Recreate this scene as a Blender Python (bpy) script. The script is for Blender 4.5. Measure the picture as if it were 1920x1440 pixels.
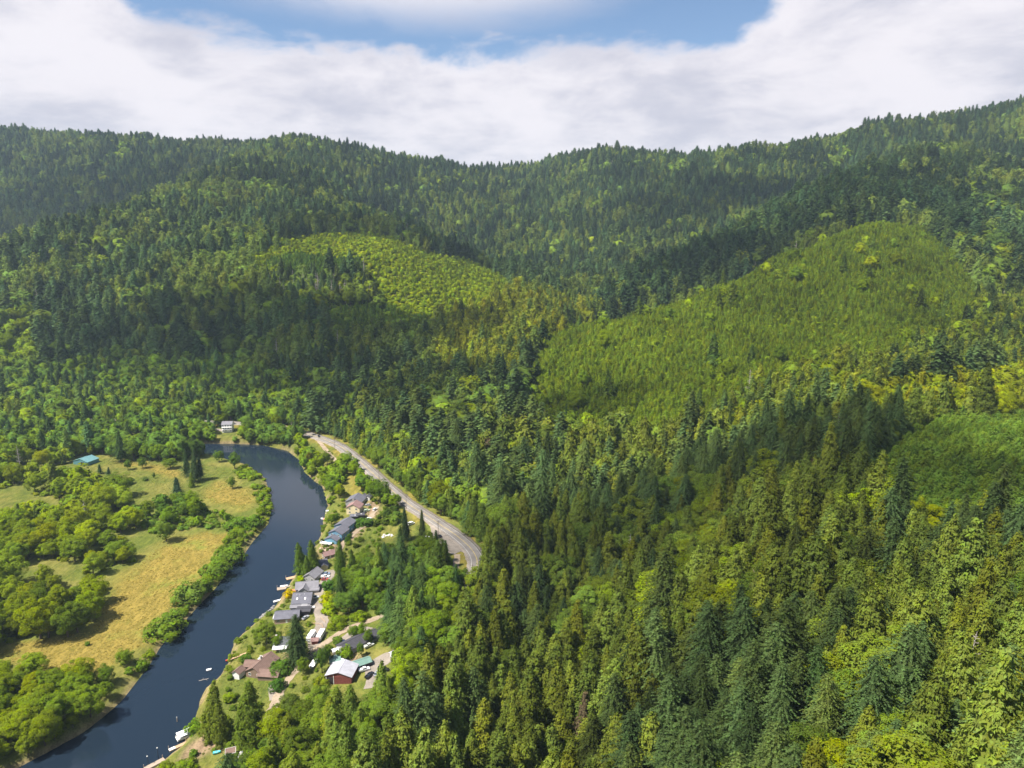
import bpy, bmesh, math, random
import numpy as np
from mathutils import Vector, Matrix

for o in list(bpy.data.objects):
    bpy.data.objects.remove(o)
SC = bpy.context.scene
COL = SC.collection
R = math.radians

# ------------------------------------------------------------------ camera
CAM_H = 218.0
PITCH = R(12.0)
FPX = 1333.0                                   # focal length in photo pixels (1920 wide)
cam_d = bpy.data.cameras.new('camera')
cam = bpy.data.objects.new('camera', cam_d)
COL.objects.link(cam)
cam.location = (0, 0, CAM_H)
cam.rotation_euler = (R(90) - PITCH, 0, 0)
cam_d.sensor_width = 36.0
cam_d.lens = 36.0 * FPX / 1920.0
cam_d.clip_start = 1.0
cam_d.clip_end = 20000.0
SC.camera = cam

# ------------------------------------------------------------------ nodes helper
class NT:
    def __init__(s, tree):
        s.t = tree; s.n = tree.nodes; s.l = tree.links; s.n.clear()
    def node(s, typ, **kw):
        nd = s.n.new(typ)
        for k, v in kw.items():
            if k == 'inp':
                for a, b in v.items():
                    s.put(nd.inputs[a], b)
            else:
                setattr(nd, k, v)
        return nd
    def put(s, sock, v):
        if isinstance(v, bpy.types.NodeSocket):
            s.l.new(v, sock)
        else:
            sock.default_value = v
    def math(s, op, a, b=0.0, c=None, clamp=False):
        nd = s.n.new('ShaderNodeMath'); nd.operation = op; nd.use_clamp = clamp
        s.put(nd.inputs[0], a); s.put(nd.inputs[1], b)
        if c is not None: s.put(nd.inputs[2], c)
        return nd.outputs[0]
    def step(s, x, a, b):                       # smoothstep a -> b
        nd = s.n.new('ShaderNodeMapRange'); nd.interpolation_type = 'SMOOTHSTEP'
        s.put(nd.inputs['Value'], x)
        if a < b:
            nd.inputs['From Min'].default_value = a; nd.inputs['From Max'].default_value = b
            nd.inputs['To Min'].default_value = 0; nd.inputs['To Max'].default_value = 1
        else:
            nd.inputs['From Min'].default_value = b; nd.inputs['From Max'].default_value = a
            nd.inputs['To Min'].default_value = 1; nd.inputs['To Max'].default_value = 0
        return nd.outputs['Result']
    def mix(s, f, a, b, mode='MIX'):
        nd = s.n.new('ShaderNodeMix'); nd.data_type = 'RGBA'; nd.blend_type = mode
        s.put(nd.inputs['Factor'], f)
        for sock, v in ((nd.inputs[6], a), (nd.inputs[7], b)):
            if not isinstance(v, bpy.types.NodeSocket) and len(v) == 3: v = (*v, 1)
            s.put(sock, v)
        return nd.outputs[2]
    def noise(s, vec, scale, detail=4, rough=0.55, dist=0.0):
        nd = s.n.new('ShaderNodeTexNoise')
        if vec is not None: s.l.new(vec, nd.inputs['Vector'])
        nd.inputs['Scale'].default_value = scale; nd.inputs['Detail'].default_value = detail
        nd.inputs['Roughness'].default_value = rough; nd.inputs['Distortion'].default_value = dist
        return nd.outputs['Fac']

# ------------------------------------------------------------------ sun and sky
SUN_EL = R(58.0)
SUN_AZ = math.atan2(-0.86, -0.46)             # from the left and a little behind the camera
TO_SUN = Vector((math.sin(SUN_AZ) * math.cos(SUN_EL), math.cos(SUN_AZ) * math.cos(SUN_EL), math.sin(SUN_EL)))
sun_d = bpy.data.lights.new('sun', 'SUN')
sun_d.energy = 4.0
sun_d.angle = R(0.53)
sun_d.color = (1.0, 0.94, 0.84)
sun = bpy.data.objects.new('sun', sun_d)
COL.objects.link(sun)
sun.rotation_euler = TO_SUN.to_track_quat('Z', 'Y').to_euler()
sun.location = (0, 0, 3000)

world = bpy.data.worlds.new('World')
SC.world = world
world.use_nodes = True
W = NT(world.node_tree)
sky = W.node('ShaderNodeTexSky')
sky.sky_type = 'NISHITA'
sky.sun_disc = False
sky.sun_elevation = SUN_EL
sky.sun_rotation = SUN_AZ
sky.altitude = 1500
sky.air_density = 1.1
sky.dust_density = 0.1
sky.ozone_density = 3.0
tc = W.node('ShaderNodeTexCoord')
dirv = tc.outputs['Generated']
sx = W.node('ShaderNodeSeparateXYZ', inp={0: dirv})
dx, dy, dz = sx.outputs
el = W.math('ARCSINE', dz)
az = W.math('ARCTAN2', dx, dy)
den = W.math('ADD', W.math('MAXIMUM', dz, 0.0), 0.16)
pl = W.node('ShaderNodeCombineXYZ', inp={0: W.math('DIVIDE', dx, den), 1: W.math('DIVIDE', dy, den), 2: 0.0}).outputs[0]
n_big = W.noise(pl, 1.35, 7, 0.56, 0.25)
n_fine = W.noise(pl, 4.2, 8, 0.62, 0.3)
ang = W.node('ShaderNodeCombineXYZ', inp={0: W.math('MULTIPLY', az, 1.0), 1: W.math('MULTIPLY', el, 1.9), 2: 0.0}).outputs[0]
n_ang = W.noise(ang, 4.8, 9, 0.58, 0.35)
wob = W.math('ADD', W.math('MULTIPLY', W.math('SUBTRACT', n_ang, 0.5), 0.16), W.math('MULTIPLY', W.math('SUBTRACT', n_fine, 0.5), 0.07))
# the bank of cloud over the hills: its upper edge climbs to both sides of a blue gap
edge = W.math('ADD', 0.222, W.math('ADD', W.math('MULTIPLY', W.step(az, -0.42, -0.60), 0.22), W.math('MULTIPLY', W.step(az, 0.24, 0.52), 0.22)))
low = W.step(W.math('ADD', W.math('SUBTRACT', el, edge), wob), 0.020, -0.014)
# a torn patch of cloud above the gap
ex = W.math('DIVIDE', W.math('ADD', az, 0.12), 0.28)
ey = W.math('DIVIDE', W.math('SUBTRACT', el, 0.342), 0.078)
rr = W.math('SQRT', W.math('ADD', W.math('MULTIPLY', ex, ex), W.math('MULTIPLY', ey, ey)))
patch = W.step(W.math('ADD', rr, W.math('MULTIPLY', wob, 4.0)), 1.35, 0.60)
# broken cloud over the rest of the sky
high = W.math('MULTIPLY', W.step(n_big, 0.53, 0.66), W.step(el, 0.30, 0.46))
mask = W.math('MAXIMUM', W.math('MAXIMUM', low, W.math('MULTIPLY', patch, 0.9)), W.math('MULTIPLY', high, 0.92), clamp=True)
shade = W.step(W.math('ADD', W.math('MULTIPLY', n_ang, 0.72), W.math('MULTIPLY', n_fine, 0.28)), 0.34, 0.58)
ccol = W.mix(shade, (0.63, 0.63, 0.73), (0.94, 0.90, 0.95))
bg_sky = W.node('ShaderNodeBackground', inp={'Strength': 0.052})
W.l.new(sky.outputs[0], bg_sky.inputs['Color'])
bg_cl = W.node('ShaderNodeBackground', inp={'Color': ccol, 'Strength': 0.37})
mx = W.node('ShaderNodeMixShader', inp={0: mask, 1: bg_sky.outputs[0], 2: bg_cl.outputs[0]})
wo = W.node('ShaderNodeOutputWorld', inp={'Surface': mx.outputs[0]})
world.cycles.sampling_method = 'MANUAL'
world.cycles.sample_map_resolution = 512

vs = SC.view_settings
vs.view_transform = 'Standard'
vs.look = 'None'
vs.exposure = 1.45
vs.gamma = 1.0
SC.render.engine = 'CYCLES'
SC.cycles.max_bounces = 5
SC.cycles.diffuse_bounces = 3
SC.cycles.transmission_bounces = 3
SC.cycles.volume_bounces = 0
SC.cycles.transparent_max_bounces = 12
SC.cycles.use_denoising = True

# ------------------------------------------------------------------ photo pixel <-> place
cp, sp = math.cos(PITCH), math.sin(PITCH)
def ray(u, v):
    a = (np.asarray(u, float) - 960.0) / FPX
    b = (720.0 - np.asarray(v, float)) / FPX
    return a, cp + b * sp, -sp + b * cp
def at_z(u, v, z=0.0):                        # where the line of sight meets level z
    a, b, c = ray(u, v)
    t = (z - CAM_H) / c
    return a * t, b * t
def at_y(u, v, Y):                            # where it is Y metres out
    a, b, c = ray(u, v)
    t = Y / b
    return a * t, Y, CAM_H + c * t
def proj(x, y, z):
    dzz = z - CAM_H
    fw = y * cp - dzz * sp
    up = y * sp + dzz * cp
    fw = np.maximum(fw, 1e-3)
    return 960 + FPX * x / fw, 720 - FPX * up / fw, fw
def wpoly(pts, z=3.0):
    a = np.array(pts, float)
    x, y = at_z(a[:, 0], a[:, 1], z)
    return np.stack([x, y], 1)
def inside(px, py, poly):
    px = np.asarray(px); py = np.asarray(py)
    r = np.zeros(px.shape, bool)
    n = len(poly)
    for i in range(n):
        x0, y0 = poly[i]; x1, y1 = poly[(i + 1) % n]
        if y0 == y1: continue
        c = ((y0 > py) != (y1 > py)) & (px < (x1 - x0) * (py - y0) / (y1 - y0) + x0)
        r ^= c
    return r
def seg_dist(px, py, line, closed=False):      # distance to a polyline, and the parameter along it
    best = np.full(np.shape(px), 1e9); par = np.zeros(np.shape(px))
    n = len(line)
    for i in range(n if closed else n - 1):
        x0, y0 = line[i][:2]; x1, y1 = line[(i + 1) % n][:2]
        ddx, ddy = x1 - x0, y1 - y0
        L = ddx * ddx + ddy * ddy + 1e-9
        t = np.clip(((px - x0) * ddx + (py - y0) * ddy) / L, 0, 1)
        d = np.hypot(px - x0 - t * ddx, py - y0 - t * ddy)
        m = d < best
        best = np.where(m, d, best); par = np.where(m, i + t, par)
    return best, par
def vnoise(x, y, scale, seed=0):               # smooth value noise 0..1
    rg = np.random.RandomState(seed)
    tab = rg.rand(256, 256)
    X = np.asarray(x) / scale + 1000; Y = np.asarray(y) / scale + 1000
    i = np.floor(X).astype(int); j = np.floor(Y).astype(int)
    fx = X - i; fy = Y - j
    fx = fx * fx * (3 - 2 * fx); fy = fy * fy * (3 - 2 * fy)
    g = lambda a, b: tab[a % 256, b % 256]
    return (g(i, j) * (1 - fx) * (1 - fy) + g(i + 1, j) * fx * (1 - fy) + g(i, j + 1) * (1 - fx) * fy + g(i + 1, j + 1) * fx * fy)
def fbm(x, y, scale, seed=0, o=4):
    s = 0; a = 1; t = 0
    for k in range(o):
        s = s + a * vnoise(x, y, scale / 2 ** k, seed + k); t += a; a *= 0.5
    return s / t
def smooth(pts, n=8):                          # Catmull-Rom through points
    p = np.array(pts, float)
    p = np.vstack([2 * p[0] - p[1], p, 2 * p[-1] - p[-2]])
    out = []
    for i in range(1, len(p) - 2):
        for k in range(n):
            t = k / n
            out.append(0.5 * ((2 * p[i]) + (-p[i - 1] + p[i + 1]) * t + (2 * p[i - 1] - 5 * p[i] + 4 * p[i + 1] - p[i + 2]) * t * t + (-p[i - 1] + 3 * p[i] - 3 * p[i + 1] + p[i + 2]) * t ** 3))
    out.append(p[-2])
    return np.array(out)
def sstep(x, a, b):
    t = np.clip((x - a) / (b - a), 0, 1)
    return t * t * (3 - 2 * t)

# ------------------------------------------------------------------ objects helpers
def tag(o, label, cat, group=None, kind=None):
    o['label'] = label
    o['category'] = cat
    if group: o['group'] = group
    if kind: o['kind'] = kind
    return o
def structure(o):
    o['kind'] = 'structure'
    return o
def link(name, data, parent=None):
    o = bpy.data.objects.new(name, data)
    COL.objects.link(o)
    if parent is not None: o.parent = parent
    return o
def empty(name, loc, rz=0.0):
    o = link(name, None)
    o.empty_display_size = 0.5
    o.location = loc
    o.rotation_euler = (0, 0, rz)
    return o
def mesh_from(name, verts, faces, mat=None, smooth_=False):
    me = bpy.data.meshes.new(name)
    me.from_pydata([tuple(map(float, v)) for v in verts], [], faces)
    if mat is not None: me.materials.append(mat)
    if smooth_: me.polygons.foreach_set('use_smooth', [True] * len(me.polygons))
    me.update()
    return me
class MB:                                       # collects boxes, prisms and tubes into one mesh
    def __init__(s): s.v = []; s.f = []
    def add(s, vs_, fs_):
        k = len(s.v); s.v += [tuple(p) for p in vs_]; s.f += [tuple(i + k for i in f) for f in fs_]
        return s
    def box(s, x0, x1, y0, y1, z0, z1):
        return s.add([(x0, y0, z0), (x1, y0, z0), (x1, y1, z0), (x0, y1, z0), (x0, y0, z1), (x1, y0, z1), (x1, y1, z1), (x0, y1, z1)],
                     [(0, 3, 2, 1), (4, 5, 6, 7), (0, 1, 5, 4), (1, 2, 6, 5), (2, 3, 7, 6), (3, 0, 4, 7)])
    def extrude(s, prof, a, b, axis='y'):       # closed profile in x-z (axis y) or y-z (axis x)
        n = len(prof)
        f = (lambda p, t: (p[0], t, p[1])) if axis == 'y' else (lambda p, t: (t, p[0], p[1]))
        vv = [f(p, a) for p in prof] + [f(p, b) for p in prof]
        ff = [tuple(range(n)), tuple(range(2 * n - 1, n - 1, -1))]
        ff += [(i, i + n, (i + 1) % n + n, (i + 1) % n) for i in range(n)]
        return s.add(vv, ff)
    def tube(s, p, q, r0, r1=None, n=8, caps=True):
        r1 = r0 if r1 is None else r1
        p = Vector(p); q = Vector(q); d = (q - p).normalized()
        a = d.orthogonal().normalized(); b = d.cross(a)
        vv = []
        for c, r in ((p, r0), (q, r1)):
            for i in range(n):
                t = 2 * math.pi * i / n
                vv.append(tuple(c + a * (math.cos(t) * r) + b * (math.sin(t) * r)))
        ff = [(i, (i + 1) % n, n + (i + 1) % n, n + i) for i in range(n)]
        if caps: ff += [tuple(range(n - 1, -1, -1)), tuple(range(n, 2 * n))]
        return s.add(vv, ff)
    def loft(s, rings, close=True):             # list of rings of equal length
        n = len(rings[0]); vv = [p for r_ in rings for p in r_]; ff = []
        for k in range(len(rings) - 1):
            for i in range(n):
                ff.append((k * n + i, k * n + (i + 1) % n, (k + 1) * n + (i + 1) % n, (k + 1) * n + i))
        if close:
            ff.append(tuple(range(n - 1, -1, -1))); ff.append(tuple(range((len(rings) - 1) * n, len(rings) * n)))
        return s.add(vv, ff)
    def mesh(s, name, mat, sm=False):
        me = mesh_from(name, s.v, s.f, mat, sm)
        bm = bmesh.new(); bm.from_mesh(me); bmesh.ops.recalc_face_normals(bm, faces=bm.faces); bm.to_mesh(me); bm.free()
        return me
    def build(s, name, mat, parent=None, loc=None, rz=None, sm=False):
        o = link(name, s.mesh(name, mat, sm), parent)
        if loc is not None: o.location = loc
        if rz is not None: o.rotation_euler = (0, 0, rz)
        return o

# ------------------------------------------------------------------ materials
MATS = {}
def paint(name, col, rough=0.6, var=0.12, scale=1.5, metal=0.0, spec=0.4):
    if name in MATS: return MATS[name]
    m = bpy.data.materials.new(name); m.use_nodes = True
    T = NT(m.node_tree)
    tcn = T.node('ShaderNodeTexCoord')
    n = T.noise(tcn.outputs['Object'], scale, 6, 0.6)
    c = T.mix(T.step(n, 0.3, 0.7), tuple(max(0, x * (1 - var)) for x in col), tuple(min(1, x * (1 + var)) for x in col))
    b = T.node('ShaderNodeBsdfPrincipled', inp={'Base Color': c, 'Roughness': rough, 'Metallic': metal, 'Specular IOR Level': spec})
    T.node('ShaderNodeOutputMaterial', inp={0: b.outputs[0]})
    MATS[name] = m
    return m
def roofing(name, col, rough=0.85, stripe=0.0, spec=0.2):     # rows of shingles or metal ribs, streaks and moss
    if name in MATS: return MATS[name]
    m = bpy.data.materials.new(name); m.use_nodes = True
    T = NT(m.node_tree)
    tcn = T.node('ShaderNodeTexCoord')
    ob = tcn.outputs['Object']
    n1 = T.noise(ob, 0.45, 5, 0.6); n2 = T.noise(ob, 5.0, 3, 0.6)
    wv = T.node('ShaderNodeTexWave', inp={'Vector': ob, 'Scale': 1.1 if stripe else 0.9, 'Distortion': 0.4})
    wv.bands_direction = 'X' if stripe else 'Z'
    v = T.math('ADD', T.math('MULTIPLY', n1, 0.5), T.math('ADD', T.math('MULTIPLY', n2, 0.35), T.math('MULTIPLY', wv.outputs['Fac'], 0.2)))
    c = T.mix(T.step(v, 0.3, 0.75), tuple(x * 0.72 for x in col), tuple(min(1, x * 1.22) for x in col))
    bmp = T.node('ShaderNodeBump', inp={'Strength': 0.4, 'Distance': 0.05, 'Height': v})
    b = T.node('ShaderNodeBsdfPrincipled', inp={'Base Color': c, 'Roughness': rough, 'Specular IOR Level': spec, 'Normal': bmp.outputs[0]})
    T.node('ShaderNodeOutputMaterial', inp={0: b.outputs[0]})
    MATS[name] = m
    return m

def foliage_mat():
    m = bpy.data.materials.new('foliage'); m.use_nodes = True
    T = NT(m.node_tree)
    at = T.node('ShaderNodeAttribute'); at.attribute_type = 'INSTANCER'; at.attribute_name = 'tcol'
    geo = T.node('ShaderNodeNewGeometry')
    tcn = T.node('ShaderNodeTexCoord')
    n = T.noise(tcn.outputs['Object'], 0.45, 3, 0.6)
    isl = geo.outputs['Random Per Island']
    k = T.math('ADD', T.math('MULTIPLY', isl, 0.7), T.math('MULTIPLY', n, 0.9))       # about 0.2 .. 1.4
    val = T.math('MULTIPLY_ADD', k, 0.80, 0.36)
    hs = T.node('ShaderNodeHueSaturation', inp={'Hue': T.math('MULTIPLY_ADD', isl, 0.03, 0.485), 'Saturation': T.math('MULTIPLY_ADD', n, 0.4, 0.86), 'Value': val, 'Color': at.outputs['Color']})
    c = hs.outputs[0]
    d = T.node('ShaderNodeBsdfDiffuse', inp={'Color': c})
    tr = T.node('ShaderNodeBsdfTranslucent', inp={'Color': T.mix(1.0, c, (1.0, 1.0, 0.55), 'MULTIPLY')})
    mx_ = T.node('ShaderNodeMixShader', inp={0: 0.36, 1: d.outputs[0], 2: tr.outputs[0]})
    T.node('ShaderNodeOutputMaterial', inp={0: mx_.outputs[0]})
    return m
M_FOL = foliage_mat()
M_BARK = paint('bark', (0.10, 0.075, 0.055), 0.9, 0.35, 2.0)
M_DEAD = paint('dead_wood', (0.34, 0.30, 0.27), 0.9, 0.3, 2.0)
# ================================================================== TERRAIN
# river banks, as seen in the photograph, laid on the water level
BANK_L = [(-260, 1620), (-60, 1490), (38, 1437), (82, 1414), (152, 1376), (190, 1347), (230, 1312), (254, 1280), (280, 1245), (303, 1210), (321, 1189),
          (347, 1163), (376, 1131), (405, 1102), (424, 1072), (455, 1043), (472, 1017), (502, 982), (510, 950), (506, 927), (496, 897), (480, 884),
          (458, 870), (425, 861), (394, 853), (330, 847), (200, 841), (0, 837), (-250, 834), (-700, 830)]
BANK_R = [(-700, 814), (-250, 816), (0, 819), (200, 824), (300, 829), (394, 832), (437, 832), (496, 835), (540, 845), (563, 863), (572, 885), (592, 903), (606, 912),
          (616, 947), (610, 966), (604, 998), (595, 1021), (580, 1043), (556, 1075), (541, 1100), (527, 1122), (512, 1145), (487, 1160), (464, 1182),
          (440, 1203), (433, 1236), (414, 1268), (388, 1290), (376, 1315), (364, 1367), (344, 1396), (315, 1420), (288, 1442), (220, 1500), (60, 1640)]
RIVER = wpoly(BANK_L + BANK_R, 0.0)

HIGHWAY_PX = [(-200, 786, 9), (150, 788, 9), (300, 789, 9), (380, 791, 9), (440, 793, 9), (500, 797, 9), (547, 805, 9), (585, 816, 9), (614, 826, 9), (640, 838, 9), (663, 856, 9), (682, 872, 9), (702, 890, 9.5), (724, 910, 10),
              (744, 927, 10), (769, 947, 10.5), (799, 966, 11), (831, 987, 11.5), (857, 1005, 12), (880, 1025, 12.5), (893, 1045, 13), (894, 1066, 13),
              (886, 1105, 13), (868, 1155, 13.5), (845, 1210, 14), (812, 1280, 15), (765, 1355, 16), (705, 1450, 18), (600, 1620, 20)]
_h = [(*at_z(u, v, z), z) for u, v, z in HIGHWAY_PX]
HIGHWAY = smooth(_h, 10)

# hillsides: photo pixel, distance out in metres, canopy standing on the ground there
C_FOR = 26
CTRL = [
    # skyline
    *[(u, v, Y, 24) for u, v, Y in [(-400, 245, 2700), (-180, 240, 2700), (0, 241, 2700), (130, 247, 2650), (250, 252, 2600), (400, 260, 2500), (550, 257, 2350), (650, 276, 2350), (760, 294, 2400),
     (850, 306, 2500), (960, 314, 2650), (1050, 294, 2500), (1130, 277, 2350), (1230, 287, 2350), (1330, 291, 2350), (1420, 270, 2250), (1540, 259, 2200),
     (1650, 232, 2150), (1780, 213, 2100), (1920, 188, 2050), (2100, 160, 1950), (2350, 130, 1850)]],
    # spur that comes down from the left summit towards the left edge
    *[(u, v, Y, C_FOR) for u, v, Y in [(-150, 490, 1180), (0, 442, 1300), (133, 408, 1400), (200, 388, 1500), (290, 355, 1650), (350, 322, 1800), (420, 297, 2000), (490, 272, 2200)]],
    # far slope behind that spur
    *[(u, v, Y, C_FOR) for u, v, Y in [(-100, 330, 2300), (60, 330, 2300), (60, 400, 2000), (200, 320, 2300), (-150, 430, 1800)]],
    # face of the left hill
    *[(u, v, Y, C_FOR) for u, v, Y in [(-250, 600, 1000), (-250, 720, 860), (0, 540, 1120), (0, 640, 980), (0, 720, 880), (120, 500, 1180), (200, 470, 1250), (200, 580, 1060), (200, 680, 930), (330, 430, 1380), (330, 530, 1150), (330, 640, 1000),
     (430, 380, 1600), (430, 440, 1330), (440, 590, 1060), (440, 680, 940), (560, 330, 1800), (560, 400, 1550), (580, 640, 980), (580, 710, 890), (680, 620, 1010), (700, 700, 880), (760, 640, 960)]],
    *[(u, v, Y, 12) for u, v, Y in [(0, 768, 835), (200, 765, 840), (330, 765, 840), (450, 765, 835), (560, 778, 800)]],
    # clearing on the shoulder
    *[(u, v, Y, 4) for u, v, Y in [(440, 490, 1210), (520, 465, 1260), (600, 452, 1300), (700, 450, 1330), (600, 500, 1200), (700, 510, 1190), (780, 480, 1280), (850, 505, 1260), (920, 540, 1170), (960, 556, 1120),
     (860, 575, 1090), (760, 580, 1080), (650, 560, 1100), (540, 540, 1120)]],
    # ridge that closes the clearing on the far side
    *[(u, v, Y, C_FOR) for u, v, Y in [(640, 330, 1900), (700, 385, 1700), (800, 425, 1600), (900, 470, 1480), (975, 512, 1380)]],
    # side valley and its far slope
    *[(u, v, Y, C_FOR) for u, v, Y in [(900, 690, 850), (900, 620, 980), (1000, 600, 1020), (1080, 600, 1040), (1050, 570, 1150), (1090, 555, 1270), (1050, 515, 1500), (1000, 450, 1800), (960, 400, 2050), (960, 350, 2400),
     (860, 360, 2200), (1080, 400, 1900), (1080, 340, 2200), (1160, 470, 1600), (1200, 410, 1850), (1300, 395, 1800), (1220, 330, 2100), (1400, 345, 1900), (1360, 430, 1500)]],
    # mature ridge above the plantation
    *[(u, v, Y, C_FOR) for u, v, Y in [(1200, 530, 1200), (1313, 463, 1250), (1413, 407, 1320), (1513, 347, 1420), (1613, 307, 1500), (1700, 277, 1580), (1780, 258, 1650), (1920, 330, 1550), (1920, 255, 1850), (1700, 360, 1330), (1800, 400, 1250), (2100, 300, 1600)]],
    # young plantation on the big spur
    *[(u, v, Y, 8) for u, v, Y in [(1120, 602, 960), (1230, 572, 990), (1330, 537, 1020), (1450, 472, 1060), (1560, 432, 1090), (1640, 407, 1120), (1720, 440, 1080), (1790, 490, 1020), (1500, 500, 980), (1640, 520, 920), (1780, 560, 900),
     (1350, 590, 890), (1500, 590, 850), (1640, 620, 800), (1200, 650, 830), (1350, 680, 760), (1020, 670, 830), (1100, 740, 720), (1000, 760, 710)]],
    *[(u, v, Y, 15) for u, v, Y in [(1920, 560, 950), (1920, 450, 1150), (1780, 640, 770), (1920, 650, 740), (2200, 600, 850), (2200, 450, 1150)]],
    # hollow with alders
    *[(u, v, Y, 16) for u, v, Y in [(1500, 690, 640), (1640, 720, 600), (1780, 730, 590), (1920, 725, 590), (1350, 760, 620), (1200, 810, 600), (2200, 730, 580)]],
    # near plantation mound
    *[(u, v, Y, 8) for u, v, Y in [(1640, 880, 400), (1750, 810, 470), (1900, 800, 470), (1780, 880, 390), (1920, 890, 370), (1700, 950, 340), (2200, 820, 430)]],
    # near forest slope
    *[(u, v, Y, 28) for u, v, Y in [(960, 850, 585), (1000, 920, 495), (1000, 1040, 400), (980, 1150, 335), (1100, 850, 560), (1100, 920, 480), (1100, 1010, 408), (1100, 1110, 345), (1100, 1210, 292), (1100, 1320, 245), (1080, 1460, 212),
     (960, 1250, 285), (930, 1350, 255), (900, 1460, 232), (1300, 850, 500), (1300, 950, 400), (1300, 1080, 300), (1300, 1220, 235), (1300, 1440, 178), (1500, 800, 470), (1500, 900, 380), (1500, 1010, 305), (1500, 1150, 230), (1500, 1300, 185), (1500, 1460, 152),
     (1700, 1020, 275), (1700, 1150, 210), (1700, 1300, 165), (1720, 1460, 138), (1920, 980, 270), (1920, 1080, 215), (1920, 1200, 175), (1920, 1440, 125), (2200, 1000, 230), (2300, 1300, 140)]],
]
VALLEY = [(u, v, 3.0) for u, v in [(-900, 1000), (-500, 900), (-300, 1000), (-100, 1200), (0, 1000), (0, 1200), (0, 880), (150, 1000), (150, 880), (300, 1000), (300, 890), (400, 920), (200, 1150), (100, 1280), (-200, 1450),
          (30, 1400), (250, 1250), (330, 1150), (420, 1040), (480, 930), (100, 930), (-300, 880), (-300, 810), (0, 812), (200, 818), (400, 826), (500, 829), (-600, 1400), (-600, 1150)]]
VALLEY += [(560, 855, 4), (590, 895, 4), (320, 1450, 3), (400, 1420, 4), (430, 1300, 4), (480, 1300, 5), (520, 1250, 6), (560, 1340, 7), (600, 1260, 8), (560, 1200, 5), (600, 1180, 7), (640, 1250, 9), (700, 1260, 10), (600, 1100, 5), (570, 1100, 4),
           (640, 1120, 8), (700, 1120, 9), (620, 1040, 5), (650, 1000, 6), (700, 1030, 9), (740, 1000, 9), (660, 955, 6), (700, 950, 8), (640, 900, 6), (600, 862, 6), (760, 1080, 10), (820, 1080, 11), (840, 1130, 12), (740, 1170, 11), (800, 1200, 13),
           (740, 1300, 12), (640, 1350, 9), (640, 1440, 10), (520, 1440, 7), (350, 1550, 4), (500, 1650, 9)]
pts = []
for u, v, Y, c in CTRL:
    x, y, z = at_y(u, v, Y); pts.append((x, y, z - c))
n_sky = 22
BEHIND = [([(-150, 490, 1180), (0, 442, 1300), (133, 408, 1400), (200, 388, 1500), (290, 355, 1650), (350, 322, 1800)], C_FOR, 240, 95),
          ([(1120, 602, 960), (1230, 572, 990), (1330, 537, 1020), (1450, 472, 1060)], 8, 130, 60),
          ([(1313, 463, 1250), (1413, 407, 1320), (1513, 347, 1420), (1613, 307, 1500), (1700, 277, 1580)], C_FOR, 230, 100),
          ([(700, 385, 1700), (800, 425, 1600), (900, 470, 1480), (975, 512, 1380)], C_FOR, 220, 100),
          ([(1750, 810, 470), (1900, 800, 470)], 8, 60, 16)]
for L_, c, back, drop in BEHIND:               # hollows hidden behind the crests
    for u, v, Y in L_:
        x, y, z = at_y(u, v, Y); k = (Y + back) / Y; pts.append((x * k, y * k, z - c - drop))
for u, v, Y, c in CTRL[:n_sky]:                # the far side of the skyline falls away again
    x, y, z = at_y(u, v, Y); pts.append((x * 1.25, y * 1.25, z - c - 110)); pts.append((x * 1.8, y * 1.8, z - c - 260))
for u, v, z in VALLEY:
    x, y = at_z(u, v, z); pts.append((x, y, z))
for p in _h: pts.append(p)
pts += [(300, -100, 110), (150, 0, 85), (0, 60, 50), (-120, 60, 22), (-200, 0, 12), (-500, 0, 3), (500, 100, 130), (0, -200, 70), (-300, -300, 10), (400, -300, 140), (-1200, 300, 5), (-2500, 600, 60), (2500, 600, 300), (-2600, 1800, 420), (2600, 1900, 560), (1500, 200, 220)]
pts = np.array(pts)
_S = 1000.0
def _rbf_fit(p):
    d = np.hypot(p[:, None, 0] - p[None, :, 0], p[:, None, 1] - p[None, :, 1]) / _S
    A = np.zeros((len(p) + 3, len(p) + 3))
    A[:len(p), :len(p)] = d + np.eye(len(p)) * -0.004        # a little slack smooths kinks
    A[:len(p), len(p)] = 1; A[:len(p), len(p) + 1] = p[:, 0] / _S; A[:len(p), len(p) + 2] = p[:, 1] / _S
    A[len(p):, :len(p)] = A[:len(p), len(p):].T
    return np.linalg.solve(A, np.concatenate([p[:, 2], [0, 0, 0]]))
_w = _rbf_fit(pts)
def _rbf(x, y):
    out = np.full(x.shape, _w[-3]) + _w[-2] * x / _S + _w[-1] * y / _S
    for (px_, py_, _), w in zip(pts, _w):
        out += w * np.hypot(x - px_, y - py_) / _S
    return out
def lines(segs):
    out = [segs[0][0]]
    for a, b, s0, s1 in segs:
        x = a
        while x < b - 1e-6:
            f = (x - a) / (b - a); x += s0 + (s1 - s0) * f; out.append(min(x, b))
    return np.array(sorted(set(np.round(out, 3))))
GX = lines([(-5200, -1500, 160, 40), (-1500, -560, 25, 6), (-560, 60, 3.2, 3.2), (60, 400, 4, 10), (400, 1700, 12, 30), (1700, 5200, 40, 160)])
GY = lines([(-400, 150, 30, 6), (150, 820, 3.2, 3.2), (820, 1300, 5, 10), (1300, 3000, 14, 26), (3000, 5400, 40, 120)])
XX, YY = np.meshgrid(GX, GY, indexing='ij')
ZZ = _rbf(XX, YY)
hill = sstep(ZZ, 16, 60)
ZZ = ZZ + hill * ((fbm(XX, YY, 160, 3) - 0.5) * 26 + (fbm(XX, YY, 45, 9, 3) - 0.5) * 6)
ZZ = ZZ + (1 - hill) * (fbm(XX, YY, 60, 21, 3) - 0.5) * 1.0
sd, _ = seg_dist(XX, YY, RIVER, True)
sd = np.where(inside(XX, YY, RIVER), -sd, sd)
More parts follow.
